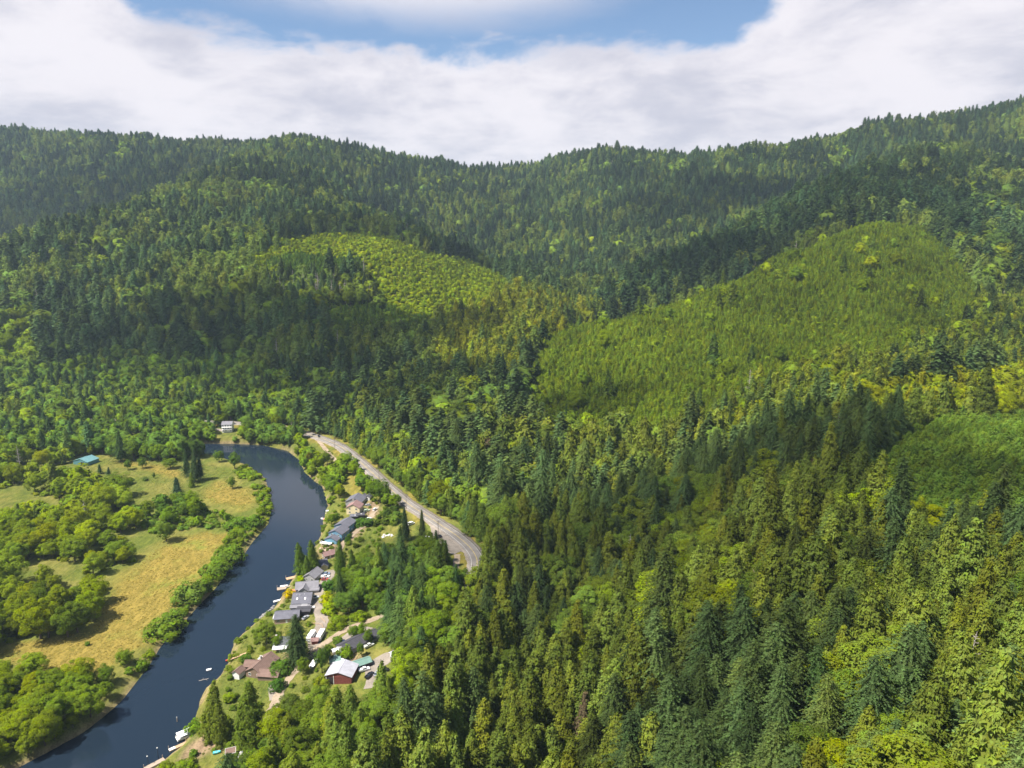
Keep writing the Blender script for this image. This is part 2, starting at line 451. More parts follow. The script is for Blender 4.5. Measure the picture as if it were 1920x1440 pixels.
ZZ = np.maximum(ZZ, 1.6)
land = 0.05 + (ZZ - 0.05) * sstep(sd, -0.5, 5.0)
ZZ = np.where(sd > 0, land, -0.05 - np.minimum(-sd * 0.35, 3.5))
hd, hp = seg_dist(XX, YY, HIGHWAY)
hz = np.interp(hp, np.arange(len(HIGHWAY)), HIGHWAY[:, 2])
wgt = 1 - sstep(hd, 7.5, 17.0)
ZZ = np.where((sd > 12), ZZ * (1 - wgt) + (hz - 0.35) * wgt, ZZ)

def zt(x, y):                                  # ground height
    x = np.clip(np.asarray(x, float), GX[0], GX[-1] - 1e-3); y = np.clip(np.asarray(y, float), GY[0], GY[-1] - 1e-3)
    i = np.clip(np.searchsorted(GX, x, 'right') - 1, 0, len(GX) - 2); j = np.clip(np.searchsorted(GY, y, 'right') - 1, 0, len(GY) - 2)
    fx = (x - GX[i]) / (GX[i + 1] - GX[i]); fy = (y - GY[j]) / (GY[j + 1] - GY[j])
    return ZZ[i, j] * (1 - fx) * (1 - fy) + ZZ[i + 1, j] * fx * (1 - fy) + ZZ[i, j + 1] * (1 - fx) * fy + ZZ[i + 1, j + 1] * fx * fy
def gp(u, v, z0=5.0):                          # where the line of sight at a pixel meets the ground (valley)
    z = z0
    for _ in range(8):
        x, y = at_z(u, v, z); z = float(zt(x, y))
    return float(x), float(y), z

# ---- what grows or lies on the ground
DRY = [wpoly([(-60, 1240), (0, 1222), (60, 1203), (172, 1182), (190, 1145), (228, 1087), (280, 1038), (330, 1012), (385, 997), (437, 1006), (402, 1045), (385, 1080), (332, 1128), (290, 1172), (262, 1210), (222, 1238), (180, 1268), (120, 1272), (60, 1252)]),
       wpoly([(386, 917), (410, 902), (450, 912), (470, 922), (478, 934), (455, 957), (431, 946), (388, 941)]),
       wpoly([(215, 857), (232, 862), (300, 872), (338, 884), (336, 896), (290, 886), (235, 872)]),
       wpoly([(655, 895), (662, 893), (668, 926), (660, 930)], 6)]
BARE = [wpoly(p, z) for p, z in [
    ([(352, 1395), (380, 1370), (400, 1382), (430, 1392), (428, 1408), (395, 1410), (370, 1420), (340, 1420)], 4),
    ([(595, 1030), (612, 1018), (640, 1020), (640, 1045), (605, 1050)], 5),
    ([(690, 940), (712, 942), (712, 965), (690, 978), (684, 960)], 7),
    ([(650, 1215), (690, 1240), (660, 1250), (625, 1235), (615, 1215)], 9),
    ([(670, 990), (690, 985), (668, 1010), (655, 1012)], 7),
    ([(530, 1215), (560, 1225), (550, 1245), (530, 1235)], 6),
    ([(512, 1140), (528, 1118), (545, 1095), (551, 1098), (535, 1125), (520, 1146)], 3)]]
def poly_w(polys, soft, x=XX, y=YY):
    w = np.zeros(x.shape)
    for p in polys:
        c = p.mean(0); r_ = np.hypot(*(p - c).T).max() + soft * 2
        m = np.hypot(x - c[0], y - c[1]) < r_
        d, _ = seg_dist(x[m], y[m], p, True)
        s_ = np.where(inside(x[m], y[m], p), d, -d)
        w[m] = np.maximum(w[m], sstep(s_ + (vnoise(x[m], y[m], 9, 5) - 0.5) * soft, -soft, soft))
    return w
g_dry = poly_w(DRY, 9)
g_bare = poly_w(BARE, 3)
g_for = sstep(ZZ, 17, 30)
near_bank = (1 - sstep(np.abs(sd), .8, 3.2)) * (ZZ < 20)
g_bare = np.maximum(g_bare, near_bank * 0.7 * (fbm(XX, YY, 25, 8) > .42))
g_dry = np.maximum(g_dry, (1 - sstep(hd, 10, 17)) * 0.7 * (fbm(XX, YY, 18, 4) > 0.42))

nx, ny = len(GX), len(GY)
V = np.stack([XX.ravel(), YY.ravel(), ZZ.ravel()], 1)
ii, jj = np.meshgrid(np.arange(nx - 1), np.arange(ny - 1), indexing='ij')
a = (ii * ny + jj).ravel()
F = np.stack([a, a + ny, a + ny + 1, a + 1], 1)
me = bpy.data.meshes.new('ground')
me.vertices.add(len(V)); me.vertices.foreach_set('co', V.ravel())
me.loops.add(F.size); me.loops.foreach_set('vertex_index', F.ravel().astype(np.int32))
me.polygons.add(len(F)); me.polygons.foreach_set('loop_start', np.arange(0, F.size, 4, dtype=np.int32))
me.polygons.foreach_set('use_smooth', np.ones(len(F), bool))
me.update(calc_edges=True)
ca = me.attributes.new('cover', 'FLOAT_COLOR', 'POINT')
ca.data.foreach_set('color', np.stack([g_dry.ravel(), g_for.ravel(), g_bare.ravel(), np.ones(nx * ny)], 1).ravel())
def ground_mat():
    m = bpy.data.materials.new('ground_cover'); m.use_nodes = True
    T = NT(m.node_tree)
    at = T.node('ShaderNodeAttribute'); at.attribute_name = 'cover'
    sep = T.node('ShaderNodeSeparateColor', inp={0: at.outputs['Color']})
    pos = T.node('ShaderNodeNewGeometry').outputs['Position']
    mp = T.node('ShaderNodeMapping', inp={'Vector': pos, 'Scale': (1, 1, 0.1)}).outputs[0]
    st = T.node('ShaderNodeMapping', inp={'Vector': pos, 'Rotation': (0, 0, 0.5), 'Scale': (1, 0.35, 0.1)}).outputs[0]
    n1 = T.noise(mp, 0.035, 5, 0.6); n2 = T.noise(st, 0.32, 7, 0.68, 0.4); n3 = T.noise(mp, 1.3, 5, 0.65)
    mixn = T.math('ADD', T.math('MULTIPLY', n2, 0.6), T.math('MULTIPLY', n3, 0.4))
    t = T.step(mixn, 0.36, 0.66)
    green = T.mix(t, (0.065, 0.090, 0.018), (0.160, 0.182, 0.036))
    green = T.mix(T.step(n1, 0.40, 0.66), green, T.mix(t, (0.12, 0.12, 0.03), (0.24, 0.22, 0.058)))
    dry = T.mix(t, (0.150, 0.122, 0.028), (0.33, 0.245, 0.060))
    dry = T.mix(T.step(n1, 0.50, 0.68), dry, T.mix(t, (0.13, 0.15, 0.026), (0.25, 0.245, 0.05)))
    c = T.mix(sep.outputs[0], green, dry)
    c = T.mix(sep.outputs[2], c, T.mix(t, (0.15, 0.105, 0.065), (0.36, 0.26, 0.165)))
    c = T.mix(sep.outputs[1], c, T.mix(t, (0.030, 0.045, 0.014), (0.080, 0.100, 0.026)))
    bmp = T.node('ShaderNodeBump', inp={'Strength': 0.6, 'Distance': 0.5, 'Height': mixn})
    b = T.node('ShaderNodeBsdfDiffuse', inp={'Color': c, 'Roughness': 0.6, 'Normal': bmp.outputs[0]})
    T.node('ShaderNodeOutputMaterial', inp={0: b.outputs[0]})
    return m
me.materials.append(ground_mat())
structure(link('ground', me))

# ---- river
def water_mat():
    m = bpy.data.materials.new('river_water'); m.use_nodes = True
    T = NT(m.node_tree)
    pos = T.node('ShaderNodeNewGeometry').outputs['Position']
    n0 = T.noise(pos, 0.018, 3, 0.5)
    n1 = T.noise(T.node('ShaderNodeMapping', inp={'Vector': pos, 'Rotation': (0, 0, 0.7), 'Scale': (1, 0.45, 1)}).outputs[0], 1.1, 4, 0.6)
    bmp = T.node('ShaderNodeBump', inp={'Strength': T.math('MULTIPLY_ADD', T.step(n0, 0.42, 0.62), 0.22, 0.04), 'Distance': 0.10, 'Height': n1})
    b = T.node('ShaderNodeBsdfPrincipled', inp={'Base Color': (0.010, 0.018, 0.030, 1), 'Roughness': 0.06, 'IOR': 1.333, 'Normal': bmp.outputs[0]})
    T.node('ShaderNodeOutputMaterial', inp={0: b.outputs[0]})
    return m
M_WATER = water_mat()
rw = RIVER
lo = rw.min(0) - 5; hi = rw.max(0) + 5
bm = bmesh.new()
f = bm.faces.new([bm.verts.new((p[0], p[1], 0.0)) for p in rw])
bmesh.ops.triangulate(bm, faces=[f])
bm.normal_update()
if sum(q.normal.z for q in bm.faces) < 0: bmesh.ops.reverse_faces(bm, faces=bm.faces)
# a skirt of water below the bank so that the shore line is the ground's own edge
me = bpy.data.meshes.new('river'); bm.to_mesh(me); bm.free(); me.materials.append(M_WATER)
structure(link('river', me))

# ---- roads
def road_mat(name, c0, c1, rough=0.9, worn=True):
    m = bpy.data.materials.new(name); m.use_nodes = True
    T = NT(m.node_tree)
    pos = T.node('ShaderNodeNewGeometry').outputs['Position']
    n1 = T.noise(pos, 0.12, 5, 0.6); n2 = T.noise(pos, 1.6, 5, 0.65)
    t = T.step(T.math('ADD', T.math('MULTIPLY', n1, 0.55), T.math('MULTIPLY', n2, 0.45)), 0.34, 0.66)
    c = T.mix(t, c0, c1)
    bmp = T.node('ShaderNodeBump', inp={'Strength': 0.3, 'Distance': 0.05, 'Height': n2})
    b = T.node('ShaderNodeBsdfPrincipled', inp={'Base Color': c, 'Roughness': rough, 'Specular IOR Level': 0.2, 'Normal': bmp.outputs[0]})
    T.node('ShaderNodeOutputMaterial', inp={0: b.outputs[0]})
    return m
M_ASPH = road_mat('worn_asphalt', (0.15, 0.137, 0.125), (0.24, 0.218, 0.20))
M_GRAV = road_mat('grey_gravel', (0.17, 0.145, 0.12), (0.29, 0.25, 0.21))
M_DIRT = road_mat('pale_dirt', (0.20, 0.15, 0.10), (0.36, 0.29, 0.21))
M_LINE_W = road_mat('white_road_paint', (0.42, 0.40, 0.37), (0.66, 0.64, 0.60))
M_LINE_Y = road_mat('yellow_road_paint', (0.50, 0.36, 0.07), (0.66, 0.50, 0.14))
def ribbon(name, line, w0, w1, mat, dz=0.0, own_z=True, step=2.5, rag=0.0, parent=None, skirt=0.0, lift=0.12):
    p = np.array(line, float)
    s = np.concatenate([[0], np.cumsum(np.hypot(*np.diff(p[:, :2], axis=0).T))])
    q = np.arange(0, s[-1], step)
    P = np.stack([np.interp(q, s, p[:, k]) for k in range(p.shape[1])], 1)
    T_ = np.gradient(P[:, :2], axis=0); T_ /= np.hypot(*T_.T)[:, None] + 1e-9
    N_ = np.stack([-T_[:, 1], T_[:, 0]], 1)
    m = max(2, int(abs(w1 - w0) / 2.2) + 1)
    rg = np.random.RandomState(len(P))
    offs = np.linspace(w0, w1, m + 1)
    rows = []
    for k, o_ in enumerate(offs):
        j = (rg.rand(len(P)) - 0.5) * rag if k in (0, m) else 0.0
        xy = P[:, :2] + N_ * (o_ + j)[:, None] if np.ndim(j) else P[:, :2] + N_ * o_
        z = (P[:, 2] if own_z else zt(xy[:, 0], xy[:, 1]) + lift) + dz
        rows.append(np.column_stack([xy, z]))
    if skirt:
        rows = [rows[0] - [0, 0, skirt]] + rows + [rows[-1] - [0, 0, skirt]]
    n = len(P); A = np.vstack(rows); Fs = []
    for k in range(len(rows) - 1):
        for i in range(n - 1):
            Fs.append((k * n + i, (k + 1) * n + i, (k + 1) * n + i + 1, k * n + i + 1)[::-1])
    return link(name, mesh_from(name, A, Fs, mat, True), parent)
def patch_area(name, polyw, mat, lift=0.14, cell=2.5):    # an area draped over the ground
    x0, y0 = polyw.min(0); x1, y1 = polyw.max(0)
    gx = np.arange(x0 - cell, x1 + cell, cell); gy = np.arange(y0 - cell, y1 + cell, cell)
    bm = bmesh.new()
    vmap = {}
    A, B = np.meshgrid(gx[:-1] + cell / 2, gy[:-1] + cell / 2, indexing='ij')
    keep = inside(A, B, polyw)
    Zg = None
    for i, j in zip(*np.nonzero(keep)):
        q = []
        for di, dj in ((0, 0), (1, 0), (1, 1), (0, 1)):
            k = (i + di, j + dj)
            if k not in vmap:
                x = gx[k[0]]; y = gy[k[1]]
                d, _ = seg_dist(np.array([x]), np.array([y]), polyw, True)
                vmap[k] = bm.verts.new((x, y, float(zt(x, y)) + lift))
            q.append(vmap[k])
        bm.faces.new(q)
    # pull rim vertices to the outline
    for v in bm.verts:
        if v.is_boundary:
            best = None
            for i in range(len(polyw)):
                p0 = polyw[i]; p1 = polyw[(i + 1) % len(polyw)]; d = p1 - p0
                t = np.clip(((v.co.x - p0[0]) * d[0] + (v.co.y - p0[1]) * d[1]) / (d @ d + 1e-9), 0, 1)
                c = p0 + t * d; dd = (c[0] - v.co.x) ** 2 + (c[1] - v.co.y) ** 2
                if best is None or dd < best[0]: best = (dd, c)
            v.co.x, v.co.y = best[1]; v.co.z = float(zt(v.co.x, v.co.y)) + lift
    bm.normal_update()
    me = bpy.data.meshes.new(name); bm.to_mesh(me); bm.free(); me.materials.append(mat)
    return link(name, me)
sh = structure(ribbon('road_shoulder', HIGHWAY, -6.7, 6.7, M_GRAV, dz=-.05, skirt=1.2, rag=1.2))
road = structure(ribbon('road', HIGHWAY, -4.8, 4.8, M_ASPH, skirt=.04))
for o_, mt, w in ((-3.6, M_LINE_W, 0.17), (3.6, M_LINE_W, 0.17), (-0.18, M_LINE_Y, 0.13), (0.18, M_LINE_Y, 0.13)):
    ribbon('road_marking', HIGHWAY, o_ - w / 2, o_ + w / 2, mt, dz=0.012, parent=road)
pull = np.vstack([wpoly([(786, 952), (800, 960), (831, 981), (857, 999), (884, 1022), (890, 1050), (876, 1040), (864, 1036), (850, 1044), (836, 1036), (824, 1020), (812, 1012), (806, 985)], 11.4)])
structure(patch_area('gravel_lot', pull, M_GRAV, lift=0.20))
LANES = [  # photo pixels, width, material, ground level guess
    ('lane', [(425, 1470), (452, 1432), (490, 1375), (508, 1335), (524, 1300), (545, 1268), (560, 1254), (572, 1238), (588, 1222), (612, 1204), (650, 1180), (690, 1165), (730, 1150), (770, 1136), (815, 1120), (838, 1105), (848, 1085), (854, 1062), (858, 1038)], 4.2, M_DIRT),
    ('driveway', [(598, 1232), (590, 1206), (594, 1188), (604, 1168), (600, 1148), (597, 1128), (602, 1105), (615, 1082), (624, 1068)], 7.0, M_GRAV),
    ('driveway', [(632, 1040), (640, 1024), (655, 1008), (672, 993), (688, 982), (700, 962), (706, 950)], 4.0, M_DIRT),
    ('track', [(588, 820), (598, 828), (610, 842), (622, 856), (634, 868)], 3.6, M_DIRT),
    ('driveway', [(640, 1196), (652, 1198), (664, 1194), (690, 1172)], 9.0, M_GRAV),
    ('driveway', [(700, 1290), (704, 1272), (702, 1256), (710, 1244), (722, 1236), (745, 1226)], 9.0, M_GRAV),
    ('driveway', [(520, 1310), (518, 1285), (528, 1276)], 7.0, M_GRAV),
    ('driveway', [(372, 794), (380, 800), (410, 806), (426, 809)], 5.0, M_GRAV)]
LANE_W = []
for nm, pl_, wd, mt in LANES:
    xy = [gp(u, v, 7)[:2] for u, v in pl_]
    ln = smooth([(x, y, 0) for x, y in xy], 6); LANE_W.append((ln, wd))
    structure(ribbon(nm, ln, -wd / 2, wd / 2, mt, own_z=False, rag=0.9, lift=0.17 if mt is M_DIRT else 0.15, step=2.0))
# ================================================================== BUILDINGS
HOUSE_SPOTS = []
M_GLASS = paint('window_glass', (0.03, 0.04, 0.05), 0.08, 0.2, 1.0, spec=0.8)
M_TRIM = paint('white_trim', (0.72, 0.71, 0.68), 0.5)
M_CONC = paint('concrete', (0.36, 0.34, 0.31), 0.9, 0.2)
M_WOODD = paint('weathered_deck', (0.34, 0.27, 0.21), 0.85, 0.25, 3.0)
M_TAN = paint('tan_deck', (0.46, 0.30, 0.18), 0.8, 0.2, 3.0)
RF = dict(slate=roofing('slate_shingle', (0.125, 0.125, 0.15)), dark=roofing('dark_shingle', (0.062, 0.060, 0.070)), brown=roofing('brown_shingle', (0.175, 0.115, 0.095)), grey=roofing('grey_shingle', (0.19, 0.185, 0.205)),
          metal=roofing('pale_metal_roof', (0.38, 0.375, 0.42), 0.45, 1, 0.5), green=roofing('green_metal_roof', (0.15, 0.25, 0.215), 0.5, 1, 0.4), teal=roofing('teal_metal_roof', (0.12, 0.25, 0.265), 0.5, 1, 0.4), white=roofing('white_metal_roof', (0.66, 0.66, 0.68), 0.5, 1, 0.4),
          rust=roofing('rose_brown_shingle', (0.25, 0.155, 0.145)))
WL = dict(blue=paint('blue_siding', (0.12, 0.26, 0.36), 0.7), beige=paint('cream_siding', (0.66, 0.55, 0.36), 0.7), white=paint('white_siding', (0.68, 0.68, 0.66), 0.6), red=paint('red_barn_boards', (0.19, 0.055, 0.045), 0.8, 0.3, 2.0),
          brown=paint('brown_siding', (0.20, 0.14, 0.10), 0.8), grey=paint('grey_siding', (0.32, 0.31, 0.32), 0.7), pink=paint('rose_siding', (0.42, 0.29, 0.24), 0.8), dark=paint('dark_boards', (0.07, 0.06, 0.075), 0.8), teal=paint('teal_boards', (0.09, 0.22, 0.24), 0.7), yellow=paint('straw_siding', (0.55, 0.48, 0.30), 0.7))
_share = {}
def shared(key, fn):
    if key not in _share: _share[key] = fn()
    return _share[key]
def opening(par, x, y, z, w, h, nx_, ny_, kind='window', mat=None):
    """a window or door set proud of the wall; (nx_, ny_) is the wall's outward direction"""
    ang = math.atan2(ny_, nx_)
    def mk():
        m = MB()
        if kind == 'window':
            for a in ((-w / 2 - .08, -w / 2), (w / 2, w / 2 + .08), (-.03, .03)): m.box(-.04, .07, a[0], a[1], -h / 2, h / 2)
            m.box(-.04, .08, -w / 2 - .08, w / 2 + .08, h / 2, h / 2 + .09); m.box(-.04, .12, -w / 2 - .12, w / 2 + .12, -h / 2 - .1, -h / 2)
        else:
            m.box(-.04, .05, -w / 2, w / 2, -h / 2, h / 2)
            for k in range(3): m.box(.05, .07, -w / 2 + .1, w / 2 - .1, -h / 2 + .12 + k * h / 3, -h / 2 + h / 3 * (k + 1) - .1)
        return m.mesh(kind, mat or M_TRIM)
    o = link(kind, shared((kind, w, h, mat), mk), par)
    o.location = (x, y, z); o.rotation_euler = (0, 0, ang)
    if kind == 'window':
        p = link('pane', shared(('pane', w, h), lambda: MB().box(-.03, .03, -w / 2, w / 2, -h / 2, h / 2).mesh('pane', M_GLASS)), o)
    return o
def block(par, w, d, h, rh, wall, roof, cx=0., cy=0., yaw=0., z=0., over=.45, hip=False, wname='wall', rname='roof', found=1.2):
    """walls up to the eaves with gable ends, and a roof slab on top; ridge along local x"""
    c_, s_ = math.cos(yaw), math.sin(yaw)
    T_ = lambda p: (cx + p[0] * c_ - p[1] * s_, cy + p[0] * s_ + p[1] * c_, p[2] + z)
    W_ = MB(); a, b = w / 2, d / 2
    if hip: W_.box(-a, a, -b, b, -found, h)
    else:
        prof = [(-b, -found), (b, -found), (b, h), (0, h + rh - .05), (-b, h)]
        W_.extrude(prof, -a, a, 'x')
    W_.v = [T_(p) for p in W_.v]
    wo = W_.build(wname, wall, par)
    Rm = MB(); t = .20; o_ = over; sl = rh / b; e = h - sl * o_
    if rh < .05:
        Rm.box(-a - o_, a + o_, -b - o_, b + o_, h + .01, h + .2)
    elif hip:
        k = min(a, b) * .9
        lo_ = [(-a - o_, -b - o_, h), (a + o_, -b - o_, h), (a + o_, b + o_, h), (-a - o_, b + o_, h)]
        for q in (0, 1):
            pass
        vv = [(x, y, zz + .02) for x, y, zz in lo_] + [(x, y, zz + .2) for x, y, zz in lo_] + [(-a + k, 0, h + rh + .2), (a - k, 0, h + rh + .2)]
        Rm.add(vv, [(0, 3, 2, 1), (0, 1, 5, 4), (1, 2, 6, 5), (2, 3, 7, 6), (3, 0, 4, 7), (4, 5, 9, 8), (6, 7, 8, 9), (5, 6, 9), (7, 4, 8)])
    else:
        for sg in (-1, 1):
            prof = [(0, h + rh), (sg * (b + o_), e), (sg * (b + o_), e + t), (0, h + rh + t)]
            Rm.extrude(prof, -a - o_, a + o_, 'x')
    Rm.v = [T_(p) for p in Rm.v]
    ro = Rm.build(rname, roof, par)
    if rh > .05 and not hip:
        cap = MB().box(-a - o_ - .02, a + o_ + .02, -.16, .16, h + rh + t - .06, h + rh + t + .05); cap.v = [T_(p) for p in cap.v]; cap.build('ridge_cap', roof, ro)
    return wo, ro
def add_windows(par, w, d, h, rows=1, sides='nsew', cx=0., cy=0., yaw=0., z=0., door=None, n_long=3, n_short=2, mat=None):
    c_, s_ = math.cos(yaw), math.sin(yaw)
    def put(x, y, zz, ww, hh, nx_, ny_, kind='window', mt=None):
        opening(par, cx + x * c_ - y * s_, cy + x * s_ + y * c_, zz + z, ww, hh, nx_ * c_ - ny_ * s_, nx_ * s_ + ny_ * c_, kind, mt)
    for r_ in range(rows):
        zz = 1.55 + r_ * 2.7
        if zz + .7 > h + (.8 if rows == 1 else .2): break
        for sg, ch in ((-1, 's'), (1, 'n')):
            if ch in sides:
                for i in range(n_long):
                    x = (i + .5) / n_long * w - w / 2
                    if door == ch and i == n_long // 2 and r_ == 0: put(x, sg * (d / 2), 1.05, 1.0, 2.1, 0, sg, 'door', M_TRIM)
                    else: put(x, sg * (d / 2), zz, 1.3, 1.15, 0, sg)
        for sg, ch in ((-1, 'w'), (1, 'e')):
            if ch in sides:
                for i in range(n_short):
                    y = (i + .5) / n_short * d - d / 2
                    if door == ch and i == 0 and r_ == 0: put(sg * (w / 2), y, 1.05, 1.0, 2.1, sg, 0, 'door', M_TRIM)
                    else: put(sg * (w / 2), y, zz, 1.3, 1.15, sg, 0)
def house(label, u, v, yaw, w, d, h, rh, roof, wall, cat='house', name='house', rows=1, hip=False, chimney=None, windows='nsew', door='s', rad=None, group=None, n_long=3, n_short=2, lift=0.0):
    x, y, z = gp(u, v, 6)
    z += lift
    o = empty(name, (x, y, z), R(yaw))
    tag(o, label, cat, group)
    _, ro = block(o, w, d, h, rh, WL.get(wall, wall), RF.get(roof, roof), hip=hip)
    if windows: add_windows(o, w, d, h, rows, windows, door=door, n_long=n_long, n_short=n_short)
    if chimney:
        MB().box(chimney[0] - .4, chimney[0] + .4, chimney[1] - .4, chimney[1] + .4, h, h + rh + 1.1).box(chimney[0] - .5, chimney[0] + .5, chimney[1] - .5, chimney[1] + .5, h + rh + 1.1, h + rh + 1.25).build('chimney', M_CONC, ro)
    HOUSE_CLEAR.append((x, y, rad or max(w, d) * .55))
    return o, ro

HOUSE_CLEAR = []
# --- brown roofed house by the lane
o, ro = house('long low house with brown hipped and gabled roofs by the dirt lane', 493, 1255, 72, 14, 9, 2.8, 2.6, 'brown', 'brown', chimney=(1, 1.5), rad=10)
block(o, 10, 6.5, 2.6, 1.7, WL['brown'], RF['brown'], 0 - 4.2, -7.6, R(-78), wname='garage_wall', rname='garage_roof')
block(o, 6, 5.5, 2.5, 1.6, WL['brown'], RF['brown'], -.5, 6.0, R(-75), wname='wing_wall', rname='wing_roof')
p, q = block(o, 4.5, 4.0, 2.3, 1.4, WL['white'], RF['brown'], -7.5, 8.4, R(0), wname='porch_wall', rname='porch_roof')
MB().box(-3, 0, 1.2, 4.0, 4.3, 4.42).build('skylight', M_TRIM, ro, loc=(5.0, .5, -.8))
# --- small slate house behind the spruce
o, ro = house('small steep slate roofed house with white awning beside the willow', 530, 1213, 4, 7.5, 6.5, 2.6, 3.2, 'slate', 'pink', chimney=(-2.8, 0))
MB().extrude([(-6.0, 2.25), (-3.2, 2.75), (-3.2, 2.87), (-6.0, 2.37)], -3.9, 3.4, 'x').build('awning', RF['white'], o)
for sx_ in (-3.7, 0, 3.2): MB().tube((sx_, -5.8, -.5), (sx_, -5.8, 2.3), .07).build('awning_post', M_TRIM, o)
# --- row along the river
o, ro = house('low grey roofed row house with rose end wall nearest the spruce', 540, 1160, 8, 13, 9, 2.7, 2.0, 'slate', 'pink', rad=8)
MB().box(-7.6, -5.2, -3.6, 1.4, 2.62, 2.78).build('patio_cover', RF['white'], o)
for yy in (-3.3, 1.1): MB().tube((-7.4, yy, -.5), (-7.4, yy, 2.6), .07).build('patio_post', M_TRIM, o)
o, ro = house('flat near black carport between two grey row houses', 570, 1150, 4, 7.5, 5.5, 2.6, .35, 'dark', 'dark', cat='carport', name='carport', windows='', door=None)
o, ro = house('large dark grey row house roof with two white skylights', 569, 1130, 4, 10.5, 12, 3.0, 3.4, 'slate', 'grey', rad=8, rows=1)
sl = 3.4 / 6
for sx_ in (-2.6, 2.0):
    f = MB().box(-.45, .45, -.65, .65, 0, .16).build('skylight', M_TRIM, ro); f.location = (sx_, -3.6, 3.0 + 3.4 - 3.6 * sl + .20); f.rotation_euler = (math.atan(sl), 0, 0)
for sx_, sy_ in ((-1.2, -2.0), (1.2, -1.2), (-3.0, -1.6)): MB().tube((sx_, sy_, 4.5), (sx_, sy_, 6.4), .12).build('vent_pipe', M_TRIM, ro)
block(o, 10.5, 3.6, 2.3, .6, WL['grey'], RF['grey'], 0, -7.8, 0, wname='porch_wall', rname='porch_roof')
o, ro = house('wide pale grey row house with cross gables and orange deck', 577, 1106, 10, 13, 8.5, 3.0, 2.6, 'grey', 'grey', rad=8)
block(o, 7, 6, 2.9, 2.2, WL['grey'], RF['grey'], -1.2, -3.4, R(82), wname='wing_wall', rname='wing_roof')
block(o, 5, 6, 2.6, .3, WL['grey'], RF['grey'], 4.6, -3.6, 0, wname='bay_wall', rname='bay_roof')
MB().box(-9.6, -6.6, -4.5, 1.5, .3, .5).build('deck', paint('orange_deck', (.50, .18, .08), .8), o)
o, ro = house('pale grey gabled row house facing the parked pickups', 588, 1084, 74, 10, 8, 3.0, 2.4, 'grey', 'grey', rad=7)
MB().box(-3.5, 2.5, 4.1, 6.6, .3, .5).build('deck', M_TAN, o)
o, ro = house('small slate house with straw gable at the head of the row', 600, 1064, 28, 9, 7, 2.8, 2.4, 'slate', 'yellow', rad=6)
block(o, 5, 5, 2.6, 1.9, WL['yellow'], RF['slate'], 1.5, -3.2, R(85), wname='wing_wall', rname='wing_roof')
o, ro = house('little rose brown roofed cabin below the blue houses', 617, 1044, 35, 7.5, 5, 2.4, 1.8, 'rust', 'brown', cat='cabin', name='cabin', rad=4.5)
# --- blue houses
o, ro = house('lower of two blue two-storey houses, with white deck in front', 636, 1008, 72, 10, 10.5, 5.2, 2.4, 'slate', 'blue', rows=2, rad=7.5)
block(o, 5.5, 9.5, 2.6, 2.0, WL['blue'], RF['slate'], -7.6, .5, 0, wname='wing_wall', rname='wing_roof')
MB().box(-13.6, -10.4, -1, 7.2, .5, .75).build('deck', M_TRIM, o)
MB().box(-13.5, -13.4, -1, 7.2, .8, 1.6).box(-13.5, -10.4, 7.1, 7.2, .8, 1.6).build('deck_rail', M_TRIM, o)
o, ro = house('upper of two blue two-storey houses, partly behind the other', 648, 993, 72, 12.5, 10.5, 5.0, 2.3, 'slate', 'blue', rows=2, rad=8)
# --- cream house group
o, ro = house('cream two-storey house with brown roof and lit gable front', 666, 960, 82, 9, 10.5, 5.2, 2.8, 'rust', 'beige', rows=2, chimney=(3.2, 2.4), rad=7)
o, ro = house('slate roofed house directly behind the cream house', 668, 944, 82, 12, 13, 3.6, 3.0, 'slate', 'grey', rad=8, hip=False)
o, ro = house('dark patio roof left of two before the cream house', 664.5, 972, 5, 5.5, 4.6, 2.6, .7, 'slate', 'dark', cat='patio roof', name='patio_roof', windows='', door=None)
f = MB().box(-.5, .5, -.6, .6, 0, .12).build('skylight', M_TRIM, ro); f.location = (.8, -.9, 3.1)
o, ro = house('dark patio roof right of two before the cream house', 677, 970, 5, 5.5, 4.6, 2.7, .7, 'dark', 'dark', cat='patio roof', name='patio_roof', windows='', door=None)
f = MB().box(-.5, .5, -.6, .6, 0, .12).build('skylight', M_TRIM, ro); f.location = (.4, -.8, 3.25)
for du, lb in ((0, 'left of two little white sheds behind the cream house'), (9, 'right of two little white sheds behind the cream house')):
    house(lb, 682 + du, 936, 80, 5, 4, 2.5, 1.5, 'slate', 'white', cat='shed', name='shed', n_short=1, n_long=1, rad=3)
# --- long dark house and yard
o, ro = house('long house with near black roof set askew above the gravel yard', 664, 1213, 48, 15, 9, 2.7, 2.2, 'dark', 'grey', rad=9)
block(o, 11, 8, 2.9, 2.1, WL['grey'], RF['dark'], 12.2, -1.6, R(-6), wname='wing_wall', rname='wing_roof')
HOUSE_CLEAR.append((*gp(684, 1199)[:2], 8))
